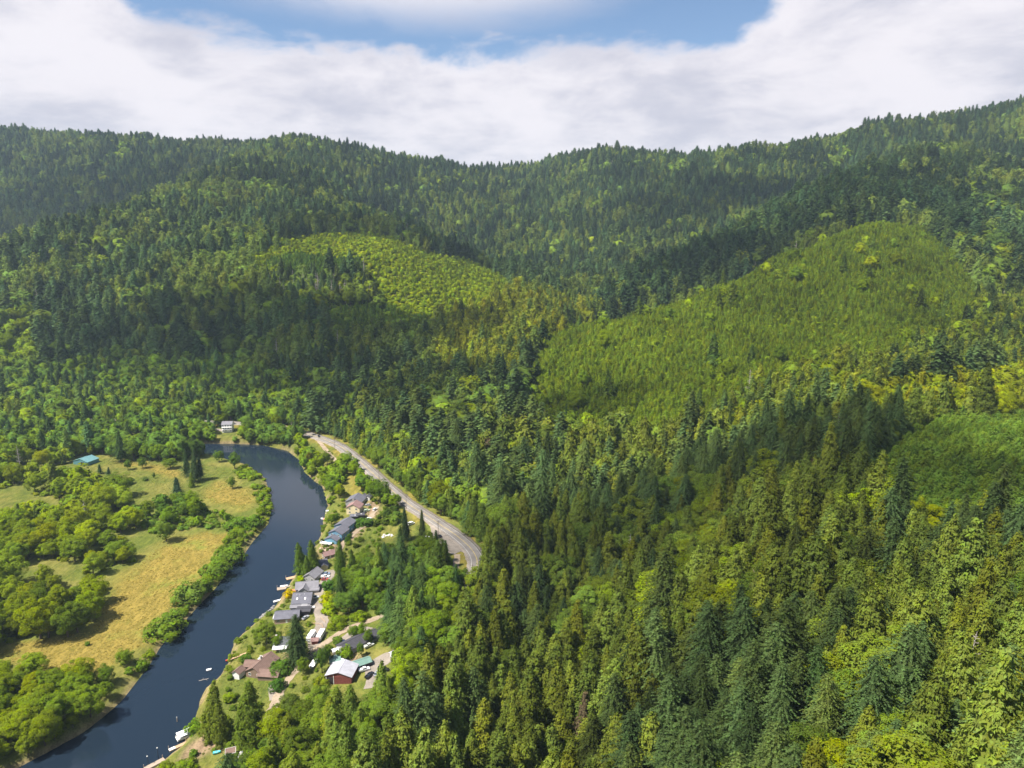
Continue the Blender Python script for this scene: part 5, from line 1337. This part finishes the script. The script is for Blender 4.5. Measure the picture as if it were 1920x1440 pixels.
    clz = np.isin(A[:, 5], [k for k, z in enumerate(HILLZ) if z[0] == 'clear']); size = np.where(clz & (sp_i == NAMES.index('broad')), size * .46, size)
    size *= np.where((A[:, 5] == 99) | (A[:, 5] == 0), np.where(A[:, 1] > 1500, 1.0, np.where(A[:, 1] < 450, 1.0, 1.10)), 1.0)
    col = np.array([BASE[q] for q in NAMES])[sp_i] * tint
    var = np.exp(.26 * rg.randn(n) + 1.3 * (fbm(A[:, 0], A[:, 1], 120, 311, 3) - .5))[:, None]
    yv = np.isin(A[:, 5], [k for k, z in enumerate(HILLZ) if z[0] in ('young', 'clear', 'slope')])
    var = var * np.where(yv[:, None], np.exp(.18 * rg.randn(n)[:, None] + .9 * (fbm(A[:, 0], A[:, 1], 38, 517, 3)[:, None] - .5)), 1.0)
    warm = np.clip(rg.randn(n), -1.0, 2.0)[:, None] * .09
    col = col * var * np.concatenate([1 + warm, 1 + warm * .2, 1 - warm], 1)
    # now and then a bright alder or a rusty, ailing crown
    q = rg.rand(n); br = (sp_i == NAMES.index('broad')) & (q < .28); col[br] *= (1.5, 1.4, .9)
    ru = (sp_i < 2) & (q > .998) & (A[:, 1] < 1000); col[ru] = (.13, .10, .06)
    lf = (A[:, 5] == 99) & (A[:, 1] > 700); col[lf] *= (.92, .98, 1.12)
    g_ = col[:, 1:2]; col = col * np.where(g_ > .21, (.21 + (g_ - .21) * .3) / g_, 1.0)
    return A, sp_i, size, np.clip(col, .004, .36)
TR, TR_SP, TR_SIZE, TR_COL = scatter()

# ---- trees set one by one where the photograph shows them: pixel of the foot, species, height in metres, width factor, colour factor, label
HAND = [
    (227, 866, 'fir', 31, 1.25, (.8, .9, .9), 'tall dark pyramid conifer standing alone at the top of the meadow'),
    (366, 904, 'fir', 30, 1.0, (.8, .85, 1.0), 'tallest of the dark conifers grouped on the meadow by the river bend'),
    (352, 892, 'fir', 25, 1.0, (.75, .85, 1.0), 'dark conifer at the back of the meadow group by the river bend'),
    (376, 900, 'fir', 22, 1.1, (.75, .85, 1.0), 'lower dark conifer at the riverward side of the meadow group'),
    (360, 914, 'cedar', 13, 1.1, (1.0, 1.1, .9), 'small lighter green conifer at the foot of the meadow group'),
    (335, 942, 'fir', 22, 1.35, (.7, .85, 1.3), 'blue green spruce standing in the middle of the meadow'),
    (312, 1015, 'broad', 16, 1.0, (.95, 1.0, .9), 'round green tree at the head of the big dry field'),
    (436, 916, 'broad', 11.5, 1.0, (.95, 1.05, .9), 'small round tree alone in the yellow meadow beside the river'),
    (411, 866, 'broad', 12, 1.0, (.9, 1.05, .9), 'smaller of two round trees at the meadow tip by the river bend'),
    (440, 879, 'broad', 17, 1.0, (.8, .95, .9), 'larger of two round trees at the meadow tip by the river bend'),
    (379, 853, 'broad', 14, 1.1, (.85, 1.0, .9), 'round tree on the meadow edge where the river bends away'),
    (320, 879, 'broad', 11, 1.5, (1.15, 1.2, .9), 'wide yellow green tree beside the dark meadow conifers'),
    (268, 878, 'broad', 11, 1.1, (.9, 1.0, .9), 'old orchard tree with open crown on the upper meadow'),
    (240, 881, 'broad', 10, 1.0, (.85, 1.0, .9), 'orchard tree on the upper meadow beside the tall pyramid conifer'),
    (188, 888, 'fir', 9, 1.5, (.7, .85, 1.1), 'small conifer below the teal barn, nearer to it of two'),
    (204, 891, 'fir', 8, 1.5, (.65, .8, 1.1), 'small conifer below the teal barn, farther from it of two'),
    (289, 897, 'broad', 6, .8, (.7, .8, .9), 'tiny thin tree in the middle of the upper meadow'),
    (273, 901, 'bush', 3, 1.2, (.6, .7, .9), 'low dark bush beside the tiny tree on the upper meadow'),
    (242, 908, 'bush', 5, 1.2, (.6, .75, .9), 'dark bush at the lower edge of the upper meadow'),
    (165, 1210, 'bush', 2.2, 1.0, (.7, .9, .8), 'lone little bush in the middle of the big dry field'),
    (236, 1246, 'broad', 8.5, 1.3, (1.2, 1.25, .9), 'round green bush tree at the field edge above the near river bank'),
    (200, 1284, 'broad', 11, 1.1, (1.0, 1.1, .9), 'round dense tree at the field corner above the near river bank'),
    (310, 1190, 'bush', 8, 1.6, (.9, 1.0, .9), 'broad grey green bush mound on the left bank by the big dry field'),
    (326, 1172, 'bush', 8, 1.3, (.85, 1.0, 1.0), 'broad bush mound next up the left bank by the big dry field'),
    (352, 1124, 'bush', 9, 1.3, (1.0, 1.1, 1.3), 'silvery bush mound on the left bank halfway along the field'),
    (380, 1114, 'bush', 8.5, 1.2, (.8, .95, .9), 'dark green bush mound overhanging the water halfway along the field'),
    (404, 1076, 'bush', 8, 1.4, (.85, 1.0, .9), 'green bush mound on the left bank below the field head'),
    (430, 1050, 'bush', 8.5, 1.5, (.85, 1.0, .9), 'large green bush mound on the left bank beside the field head'),
    (445, 990, 'bush', 7, 1.9, (.75, .95, .9), 'large dark bush mass on the left bank between the two dry fields'),
    (470, 985, 'bush', 6.5, 1.7, (.75, .95, .9), 'dark bush mass at the waterside between the two dry fields'),
    # town side
    (558, 1240, 'fir', 26, 1.35, (.75, .8, .9), 'big dark spruce among the houses beside the white trailers'),
    (500, 1208, 'broad', 13, 1.5, (1.15, 1.15, 1.0), 'wide pale willow on the river bank above the small slate house'),
    (520, 1216, 'broad', 8, 1.0, (1.0, 1.1, .8), 'small green tree beside the small slate house near the willow'),
    (478, 1394, 'cedar', 30, 1.05, (.85, .95, .85), 'tall dense cedar in front of the brown roofed house'),
    (462, 1398, 'cedar', 20, 1.1, (.9, 1.0, .85), 'shorter dense cedar in front of the brown roofed house'),
    (398, 1384, 'cedar', 26, 1.25, (.95, .95, .85), 'broad tall cedar on the river bank above the white dock boat'),
    (418, 1392, 'cedar', 19, 1.1, (.95, .95, .85), 'lower cedar leaning beside the broad riverbank cedar'),
    (547, 1376, 'broad', 20, .95, (.8, .8, .95), 'tall dusky tree right beside the dirt lane below the hedge ball'),
    (521, 1292, 'bush', 5, 1.0, (.45, .7, .8), 'clipped dark green ball bush in front of the brown roofed house'),
    (568, 1263, 'broad', 9, .95, (1.1, 1.15, .9), 'light green tree beside the dirt lane by the white boat'),
    (604, 1262, 'broad', 14, .65, (.7, .85, .95), 'narrow dark tree beside the white boat and the green shed'),
    (615, 1246, 'broad', 11, .7, (.8, .95, .95), 'second narrow dark tree beside the green roofed shed'),
    (527, 1260, 'bush', 5.5, 1.3, (.6, .8, .8), 'dark shrub mound in the yard behind the brown roofed house'),
    (461, 1243, 'bush', 4.5, 1.1, (.6, .8, .8), 'dark round bush on the bank above the red kayaks'),
    (605, 1285, 'bush', 4.5, 1.1, (1.2, 1.1, .8), 'yellowish bush beside the red barn'),
    (606, 1324, 'fir', 11, 1.3, (.6, .75, .9), 'small dark conifer on the grass below the red barn'),
    (584, 1362, 'fir', 15, 1.2, (.65, .75, .9), 'dark conifer between the lane and the grass below the red barn'),
    (678, 1196, 'broad', 9, 1.0, (1.0, 1.15, .8), 'bright green tree behind the dark roofed long house'),
    (664, 1198, 'broad', 8, 1.0, (.9, 1.05, .8), 'green tree at the corner of the gravel by the long house'),
    (649, 1232, 'bush', 5.5, 1.0, (1.0, 1.15, .8), 'round green bush at the near gable of the long house'),
    (678, 1230, 'broad', 8, .8, (.8, .95, .9), 'dark round tree in front of the long house'),
    (633, 1208, 'bush', 4, 1.2, (.7, .85, .9), 'bush on the corner where the lane meets the gravel yard'),
    (566, 1076, 'cedar', 21, 1.0, (.75, .95, .85), 'left of two dense conifers on the bank between the docks'),
    (588, 1072, 'cedar', 21, 1.0, (.75, .92, .85), 'right of two dense conifers on the bank between the docks'),
    (576, 1082, 'cedar', 15, 1.1, (.75, .92, .85), 'short conifer tucked between the two dense bank conifers'),
    (638, 1074, 'cedar', 22, .85, (.75, .95, .85), 'slim conifer in front of the blue houses'),
    (615, 1130, 'bush', 6, .95, (2.3, 1.9, .6), 'golden yellow bush beside the gravel street of houses'),
    (619, 1150, 'bush', 6, 1.2, (1.6, 1.6, .7), 'yellow green bush beside the end of the gravel street'),
    (617, 1108, 'bush', 6.5, 1.1, (.5, .8, .9), 'dark green bush beside the parked cars on the gravel street'),
    (543, 1118, 'bush', 4, 1.1, (3.2, 1.9, .4), 'orange yellow flowering bush on the bank among the row houses'),
    (566, 1090, 'bush', 3.6, 1.1, (1.8, 1.8, .5), 'yellow green bush beside the upper row houses'),
    (762, 1013, 'fir', 25, .9, (.7, .75, .85), 'tall dark conifer on the edge of the wood beside the pull-out'),
    (792, 1018, 'fir', 24, .85, (1.1, 1.0, 1.0), 'thin greyish conifer on the edge of the wood beside the pull-out'),
    (820, 1046, 'fir', 20, .85, (.75, .85, .85), 'pointed conifer at the pull-out corner by the highway'),
    (856, 1142, 'fir', 27, .9, (.75, .95, .85), 'pointed conifer between the dirt lane and the highway bend'),
    (873, 1080, 'broad', 6, .8, (.8, .95, .9), 'small tree on the grass wedge by the highway bend'),
    (726, 974, 'broad', 9, 1.3, (.6, .68, .85), 'dark bare-stemmed tree in the thicket behind the beige house'),
    (690, 985, 'bush', 4.5, 2.0, (.5, .72, .8), 'clipped dark green hedge behind the blue houses'),
    (676, 984, 'bush', 4.5, 1.7, (.5, .72, .8), 'rounded end of the dark green hedge behind the blue houses'),
    (622, 985, 'broad', 10, 1.0, (1.1, 1.2, .8), 'round bright green tree on the bank behind the upper blue house'),
    (632, 982, 'broad', 9, .9, (.8, 1.0, .8), 'darker round tree on the bank behind the upper blue house'),
    (580, 868, 'broad', 11, 1.0, (1.1, .8, .9), 'brownish tree on the river bend below the dirt track'),
    (586, 884, 'broad', 8, 1.1, (1.4, 1.4, .8), 'yellow green tree on the river bend below the dirt track'),
    (748, 946, 'broad', 9, 1.0, (1.0, 1.15, .85), 'round green tree on the near verge of the straight highway'),
    (365, 1372, 'bush', 5, 1.0, (1.0, 1.2, .9), 'pale bush overhanging the water beside the broad riverbank cedar'),
    (364, 1416, 'bush', 2.4, 1.3, (.7, .9, .8), 'clipped oval bush on the lawn at the bottom dock'),
    (470, 1428, 'bush', 4.5, 1.1, (1.1, 1.25, .8), 'round green bush beside the lane at the bottom edge'),
    (350, 1442, 'bush', 3.5, 1.6, (1.0, 1.1, .8), 'bush at the bottom edge beside the jetty'),
    (310, 1444, 'bush', 3.2, 1.2, (1.2, 1.2, .8), 'bush at the waterline beside the jetty'),
    (425, 1438, 'bush', 3.0, 1.2, (1.3, 1.2, .7), 'yellowish bush on the lawn at the bottom edge'),
    (655, 1010, 'bush', 3.5, .9, (.5, .7, .7), 'far end of the trimmed hedge along the drive of the blue houses'),
    (651, 1017, 'bush', 3.5, .9, (.5, .7, .7), 'near end of the trimmed hedge along the drive of the blue houses'),
    (430, 1316, 'bush', 4, 1.2, (1.2, 1.25, .8), 'yellow green bush below the small porch of the brown roofed house'),
    (690, 1208, 'broad', 9, .9, (.9, 1.0, .9), 'tree at the far corner of the long dark roofed house'),
    (1058, 790, 'bush', 3, 1.0, (1.5, 1.1, .6), 'ochre scrub at the small bare landing on the slope'),
    (1510, 1400, 'fir', 34, 1.25, (.75, .85, .85), 'large dark spruce in the middle of the near forest'),
    (1640, 1400, 'snag', 20, 1.2, (1, 1, 1), 'grey dead snag with bare branches in the near forest gap'),
    (1125, 1290, 'snag', 22, 1.0, (1, 1, 1), 'pale dead treetop rising from the near forest'),
    (1800, 1330, 'snag', 24, 1.0, (1, 1, 1), 'thin grey dead snag near the forest corner'),
]
hx = []
for u, v, s_, h_, w_, c_, lb in HAND:
    if v > 1270 and u > 1000 or (u > 1000):
        # forest trees: the foot stands on the slope under that line of sight
        z = 40.0
        for _ in range(30):
            x, y = at_z(u, v, z); z = 0.5 * z + 0.5 * float(zt(x, y))
    else:
        x, y, z = gp(u, v, 5)
    hx.append((float(x), float(y), float(z)))
HXY = np.array(hx)

# thin the scattered trees where a hand-set one stands
ok = np.ones(len(TR), bool)
for (x, y, z), hnd in zip(hx, HAND):
    rad = hnd[3] / SPEC[hnd[2]]['H'] * {'fir': 3.6, 'cedar': 3.3, 'broad': 4.2, 'bush': 2.0, 'snag': 2.5, 'young': 1.5}[hnd[2]] * hnd[4]
    ok &= np.hypot(TR[:, 0] - x, TR[:, 1] - y) > rad
TR, TR_SP, TR_SIZE, TR_COL = TR[ok], TR_SP[ok], TR_SIZE[ok], TR_COL[ok]
SPN = np.array(NAMES)[TR_SP]

# ---- which of them show largest: those become trees of their own
h_m = np.array([SPEC[q]['H'] for q in NAMES])[TR_SP] * TR_SIZE
uu, vv, fw = proj(TR[:, 0], TR[:, 1], TR[:, 2] + h_m * .6)
u_t, v_t, _ = proj(TR[:, 0], TR[:, 1], TR[:, 2] + h_m * .92)
showing = (TR[:, 5] != 98) & (uu > 5) & (uu < 1915) & (v_t > 0) & (v_t < 1425)
px_h = h_m * FPX / fw
# a crown deep behind taller neighbours towards the camera does not show: count nearer trees in front of its top
KIND = {'fir': 'conifer', 'cedar': 'conifer', 'young': 'conifer', 'snag': 'snag', 'broad': 'broadleaf', 'bush': 'bush'}
kinds = np.array([KIND[q] for q in NAMES])[TR_SP]
near_i = np.nonzero(showing & (px_h > 25))[0]
gapv = np.zeros(len(TR)) - 1
order = near_i[np.argsort(fw[near_i])]
prof_ = np.full(481, 2000.0)                       # lowest row still open above nearer crowns, per 4-pixel column
for i in order:
    half = px_h[i] * .13
    c0 = int(max(0, (uu[i] - half) // 4)); c1 = int(min(480, (uu[i] + half) // 4 + 1))
    gapv[i] = np.median(prof_[c0:c1]) - v_t[i]
    prof_[c0:c1] = np.minimum(prof_[c0:c1], v_t[i] + px_h[i] * .10)
HANDCOUNT = {}
for hnd in HAND: HANDCOUNT[KIND[hnd[2]]] = HANDCOUNT.get(KIND[hnd[2]], 0) + 1
single = np.zeros(len(TR), bool)
for kd, cap in (('conifer', 296), ('broadleaf', 296), ('bush', 240), ('snag', 40)):
    m = np.nonzero((kinds == kd) & showing & (gapv > 3))[0]
    m = m[np.argsort(-(px_h[m] * np.clip(gapv[m] / 40, .3, 1)))][:cap - HANDCOUNT.get(kd, 0)]
    single[m] = True
print('trees', len(TR), 'single', single.sum(), {k: int((kinds == k).sum()) for k in set(kinds)})

def crown_root(name, loc, rz):
    return empty(name, loc, rz)
NAME = dict(fir='conifer_tree', cedar='conifer_tree', young='conifer_tree', broad='broadleaf_tree', bush='bush', snag='dead_tree')
CATG = dict(fir='conifer', cedar='conifer', young='conifer', broad='tree', bush='bush', snag='dead tree')
def plant(sp_, k, x, y, z, h_, wf, rz, col, label, group):
    S = SPEC[sp_]; cr, tk, _ = S['near'][k % len(S['near'])]
    o = crown_root(NAME[sp_], (x, y, z - .15), rz); o.rotation_euler = (rgt.gauss(0, .035), rgt.gauss(0, .035), rz)
    s = h_ / S['H']; o.scale = (s * wf, s * wf, s)
    tag(o, label, CATG[sp_], group)
    link('trunk', tk, o)
    if cr is not None:
        c = link('crown', cr, o); c['tcol'] = [float(col[0]), float(col[1]), float(col[2])]
    return o
rgt = random.Random(5)
for (x, y, z), (u, v, s_, h_, w_, c_, lb) in zip(hx, HAND):
    col = np.array(BASE[s_]) * c_
    plant(s_, rgt.randrange(9), x, y, z, h_, w_, rgt.random() * 6.28, col, lb, None)
# words that place a tree in the picture
def where(u, v, Y, zid):
    nm = None
    if zid >= 100: nm = VALZ[int(zid) - 100][0]
    elif zid not in (97, 98, 99): nm = HILLZ[int(zid)][0]
    place = dict(wood='in the wood left of the field', bank='on the lower left bank', hedge='in the belt between the meadows', shrub='along the left shore', belt='behind the upper meadow', farbank='on the white house shore', riverside='between river bend and highway',
                 roadbelt='on the verge below the highway', thicket='in the thicket behind the cream house', triangle='in the wood behind the row houses', verge='on the edge of the gravel street', grove='in the grove beside the dirt lane',
                 southwood='in the wood below the red barn', yard='in the riverside yards', meadow='on the grass beside the blue houses', foot='at the foot of the left hill', creek='in the side valley stand', hollow='in the hollow below the spur', dead='in the grey strip below the clearing', clear='on the hill clearing', open='in a gap of the hill forest', patch='in the dark patch of the clearing', slope='on the slope below the clearing', roadside='on the bank above the highway', behind='behind the plantation crest').get(nm)
    if nm == 'alder': place = 'in the upper alder band' if v < 850 else 'in the lower alder band'
    if nm == 'young': place = 'in the near plantation' if Y < 560 else 'in the big spur plantation'
    if nm == 'wood': place = 'in the ' + ('upper' if v < 960 else 'middle' if v < 1080 else 'lower') + ' wood left of the field'
    if place: return place
    row = 'bottom row' if v > 1350 else 'low' if v > 1250 else 'lower middle' if v > 1150 else 'middle' if v > 1050 else 'upper' if v > 940 else 'far'
    colm = 'highway side' if u < 960 else 'left' if u < 1080 else 'left centre' if u < 1220 else 'centre' if u < 1380 else 'right centre' if u < 1540 else 'right' if u < 1720 else 'right edge'
    return f'in near forest, {row}, {colm}'
SINGLE = np.nonzero(single)[0]
todo = {}
for i in SINGLE:
    s_ = SPN[i]; c = TR_COL[i]
    if s_ == 'snag': look = 'bare grey dead tree'
    elif s_ == 'bush': look = 'yellow green bush' if c[1] > .26 else 'green bush' if c[1] > .17 else 'dark green bush'
    elif s_ == 'broad': look = 'yellow green leafy tree' if c[1] > .24 else 'mid green leafy tree' if c[1] > .15 else 'dark green leafy tree'
    elif abs(c[0] - .13) < 1e-6: look = 'brown ailing conifer'
    elif s_ == 'young': look = 'small young conifer'
    elif s_ == 'cedar': look = 'dense yellowish conifer' if c[1] > .18 else 'dense olive conifer'
    else: look = 'pointed dark conifer' if c[1] < .125 else 'pointed green conifer'
    if s_ in ('fir', 'cedar', 'broad'): look = ('tall ' if TR_SIZE[i] > 1.12 else 'low ' if TR_SIZE[i] < .74 else '') + look
    todo.setdefault((look, where(uu[i], vv[i], TR[i, 1], TR[i, 5])), []).append(i)
ORD = ['leftmost', 'second from left', 'third from left', 'fourth from left', 'fifth from left', 'sixth from left', 'seventh from left', 'eighth from left', 'ninth from left', 'tenth from left', 'eleventh from left', 'twelfth from left', 'thirteenth from left', 'fourteenth from left', 'fifteenth from left', 'sixteenth from left', 'seventeenth from left', 'eighteenth from left', 'nineteenth from left', 'twentieth from left', 'twenty-first from left', 'twenty-second from left', 'twenty-third from left']
for (look, place), L_ in todo.items():
    L_.sort(key=lambda i: uu[i])
    for k, i in enumerate(L_):
        lb = look + ' ' + place
        if 1 < len(L_) <= 24 and lb: lb = look + ' ' + place + ', ' + ('rightmost' if k == len(L_) - 1 else ORD[k])
        plant(SPN[i], int(i), *TR[i, :3], h_m[i], 1.0 + .3 * rgt.random(), rgt.random() * 6.28, TR_COL[i], lb, look + 's ' + place)

# ---- the rest of the forest: masses
def gn_instancer(name, P, idx, scl, rot, col, meshes):
    coll = bpy.data.collections.new(name + '_kinds')
    for k, m in enumerate(meshes):
        coll.objects.link(bpy.data.objects.new(f'{name}_kind_{k:02d}', m))
    me = bpy.data.meshes.new(name)
    me.vertices.add(len(P)); me.vertices.foreach_set('co', P.astype(np.float32).ravel())
    for nm, ty, dat, key in (('idx', 'INT', idx.astype(np.int32), 'value'), ('scl', 'FLOAT_VECTOR', scl.astype(np.float32).ravel(), 'vector'), ('rot', 'FLOAT_VECTOR', rot.astype(np.float32).ravel(), 'vector'),
                             ('tcol', 'FLOAT_COLOR', np.column_stack([col, np.ones(len(col))]).astype(np.float32).ravel(), 'color')):
        at = me.attributes.new(nm, ty, 'POINT'); at.data.foreach_set(key, dat)
    o = link(name, me)
    ng = bpy.data.node_groups.new(name + '_scatter', 'GeometryNodeTree')
    ng.interface.new_socket('Geometry', in_out='INPUT', socket_type='NodeSocketGeometry')
    ng.interface.new_socket('Geometry', in_out='OUTPUT', socket_type='NodeSocketGeometry')
    N_ = ng.nodes; gi = N_.new('NodeGroupInput'); go = N_.new('NodeGroupOutput')
    ci = N_.new('GeometryNodeCollectionInfo'); ci.inputs['Collection'].default_value = coll; ci.inputs['Separate Children'].default_value = True; ci.inputs['Reset Children'].default_value = True
    ip = N_.new('GeometryNodeInstanceOnPoints'); ip.inputs['Pick Instance'].default_value = True
    ng.links.new(gi.outputs[0], ip.inputs['Points']); ng.links.new(ci.outputs[0], ip.inputs['Instance'])
    for nm, ty, sock in (('idx', 'INT', 'Instance Index'), ('scl', 'FLOAT_VECTOR', 'Scale'), ('rot', 'FLOAT_VECTOR', 'Rotation')):
        na = N_.new('GeometryNodeInputNamedAttribute'); na.data_type = ty; na.inputs['Name'].default_value = nm
        ng.links.new(na.outputs['Attribute'], ip.inputs[sock])
    ng.links.new(ip.outputs[0], go.inputs[0])
    md = o.modifiers.new('scatter', 'NODES'); md.node_group = ng
    return o
rgm = np.random.RandomState(17)
def mass(name, sel, label, cat):
    if not sel.any(): return
    meshes = []; look = {}
    for s_ in NAMES:
        for lod in ('near', 'far'):
            look[s_, lod] = (len(meshes), len(SPEC[s_][lod]))
            meshes += [m[2] if lod == 'near' else m for m in SPEC[s_][lod]]
    I = np.nonzero(sel)[0]; n = len(I)
    idx = np.zeros(n, int)
    lodn = fw[I] < 520
    for s_ in NAMES:
        for lod, mm in (('near', lodn), ('far', ~lodn)):
            b, k = look[s_, lod]; q = (SPN[I] == s_) & mm
            idx[q] = b + rgm.randint(0, k, q.sum())
    s = TR_SIZE[I]; wf = (.95 + .35 * rgm.rand(n)) * np.where(np.isin(TR[I, 5], (0, 99)) & (TR[I, 1] > 600), 1.30, np.where(TR[I, 5] == 98, 1.35, np.where(SPN[I] == 'young', 1.25, 1.0)))
    scl = np.column_stack([s * wf, s * wf, s])
    rot = np.column_stack([rgm.randn(n) * .045, rgm.randn(n) * .045, rgm.rand(n) * 6.283])
    o = gn_instancer(name, TR[I, :3] - [0, 0, .2], idx, scl, rot, TR_COL[I], meshes)
    tag(o, label, cat, kind='stuff')
rest = ~single
yz = np.isin(TR[:, 5], [k for k, z in enumerate(HILLZ) if z[0] in ('young', 'patch', 'slope')])
mass('young_plantation', rest & yz, 'dense young conifer plantation covering the sunlit spurs', 'plantation')
bz = ~yz & (kinds == 'bush')
mass('shrubbery', rest & bz, 'low bright green scrub on the hill clearing and along the banks', 'shrubs')
cz = ~yz & ~bz & (kinds != 'broadleaf')
mass('conifer_forest', rest & cz, 'continuous dark conifer forest covering the hills', 'forest')
mass('broadleaf_forest', rest & (kinds == 'broadleaf') & ~yz, 'leafy green trees mixed through the forest and valley woods', 'forest')

# ---- tufts of grass standing in the meadows and lawns
rgg = np.random.RandomState(23)
tp = []; tcl = []
for pol, n_, c0 in [(DRY[0], 3200, (.34, .275, .08)), (DRY[1], 500, (.34, .28, .08)), (DRY[2], 300, (.27, .24, .075)),
                    (wpoly([(130, 860), (215, 856), (330, 872), (400, 870), (440, 890), (480, 920), (480, 960), (430, 950), (380, 940), (330, 930), (250, 935), (220, 905)]), 2600, (.19, .20, .05)),
                    (wpoly([(430, 1215), (520, 1150), (600, 1040), (700, 940), (740, 1000), (640, 1120), (690, 1240), (640, 1320), (540, 1400), (380, 1440), (380, 1330)], 6), 3000, (.17, .19, .05)),
                    (wpoly([(300, 1180), (390, 1070), (430, 1000), (500, 950), (506, 975), (400, 1100), (310, 1205)]), 1600, (.17, .21, .045))]:
    lo_ = pol.min(0); hi_ = pol.max(0); q = lo_ + rgg.rand(n_ * 3, 2) * (hi_ - lo_); q = q[inside(q[:, 0], q[:, 1], pol)][:n_]
    for ln, wd in LANE_W:
        d, _ = seg_dist(q[:, 0], q[:, 1], ln); q = q[d > wd / 2 + .4]
    q = q[footprint_clear(q[:, 0], q[:, 1], -1.0)]; z = zt(q[:, 0], q[:, 1]); m = z > .6
    tp.append(np.column_stack([q, z - .1])[m]); tcl.append(np.array(c0) * np.exp(.22 * rgg.randn(m.sum(), 1)))
tp = np.vstack(tp); tcl = np.vstack(tcl); n = len(tp); s = .05 + .06 * rgg.rand(n) ** 2
o = gn_instancer('meadow_grass', tp, rgg.randint(0, 2, n), np.column_stack([s * 1.5, s * 1.5, s]), np.column_stack([np.zeros(n), np.zeros(n), rgg.rand(n) * 6.28]), tcl, SPEC['bush']['far'])
tag(o, 'tufts of dry and green grass in the meadows and lawns', 'grass', kind='stuff')
# ================================================================== AIR AND CLOUD
# broken cloud overhead: its shadows lie on the hills
def cloud_mat():
    m = bpy.data.materials.new('cloud'); m.use_nodes = True
    T = NT(m.node_tree)
    pv = T.node('ShaderNodeVolumePrincipled', inp={'Color': (1, 1, 1, 1), 'Density': 0.0075, 'Anisotropy': 0.4})
    T.node('ShaderNodeOutputMaterial', inp={'Volume': pv.outputs[0]})
    return m
M_CLOUD = cloud_mat()
rgc = np.random.RandomState(8)
def cloud(u, v, Y, rx, ry, alt, th, label):
    gx, gy, gz = at_y(u, v, Y); gz = float(zt(gx, gy))
    k = (alt - gz) / TO_SUN.z
    c = Vector((gx, gy, gz)) + TO_SUN * k
    bm = bmesh.new(); bmesh.ops.create_icosphere(bm, subdivisions=4, radius=1.0)
    off = rgc.rand(3) * 50
    P = np.array([vv.co for vv in bm.verts])
    n = (fbm(P[:, 0] + P[:, 2] * .6 + off[0], P[:, 1] + P[:, 2] * .4 + off[1], .9, int(off[2]), 4) - .5) * 1.5
    n2 = (fbm(P[:, 0] - P[:, 2] + off[1], P[:, 1] + off[0], .35, int(off[2]) + 9, 3) - .5) * .5
    for vv, a_, b_ in zip(bm.verts, n, n2):
        vv.co *= 1 + a_ + b_
        vv.co.x *= rx; vv.co.y *= ry; vv.co.z *= th / 2 * (1.0 if vv.co.z > 0 else .55)
    bm.normal_update()
    me = bpy.data.meshes.new('cloud'); bm.to_mesh(me); bm.free(); me.materials.append(M_CLOUD)
    o = link('cloud', me); o.location = c; tag(o, label, 'cloud', 'broken clouds drifting over the valley', 'stuff')
cloud(500, 630, 1000, 260, 120, 1150, 210, 'cloud over the valley shading the left hill face')
cloud(760, 730, 820, 120, 60, 1120, 170, 'cloud over the valley shading the slope above the highway')
cloud(180, 330, 2150, 520, 260, 1350, 240, 'cloud shading the far left ridge')
cloud(800, 440, 1500, 290, 95, 1250, 220, 'cloud shading the ridge behind the clearing')
cloud(1480, 345, 1900, 330, 140, 1300, 220, 'cloud shading the slope behind the plantation')
cloud(1250, 930, 440, 190, 60, 1100, 160, 'cloud shading the middle of the near forest')
cloud(1340, 480, 1250, 160, 55, 1200, 170, 'cloud shading the old firs behind the plantation crest')
cloud(1080, 770, 700, 100, 40, 1100, 150, 'cloud shading the foot of the plantation spur')
cloud(1790, 900, 370, 80, 36, 1080, 130, 'cloud shading the near plantation mound')
# thin summer haze in the valley air
x0, x1, y0, y1, z0, z1 = GX[0] - 20, GX[-1] + 20, GY[0] - 20, GY[-1] + 20, -12.0, float(ZZ.max()) + 60
m = bpy.data.materials.new('haze_air'); m.use_nodes = True
T = NT(m.node_tree)
pv = T.node('ShaderNodeVolumePrincipled', inp={'Color': (0.62, 0.82, 1.0, 1), 'Density': 0.00006, 'Anisotropy': 0.2})
T.node('ShaderNodeOutputMaterial', inp={'Volume': pv.outputs[0]})
o = MB().box(x0, x1, y0, y1, z0, z1).build('haze', m)
tag(o, 'thin bluish summer haze filling the valley air', 'haze', kind='stuff')
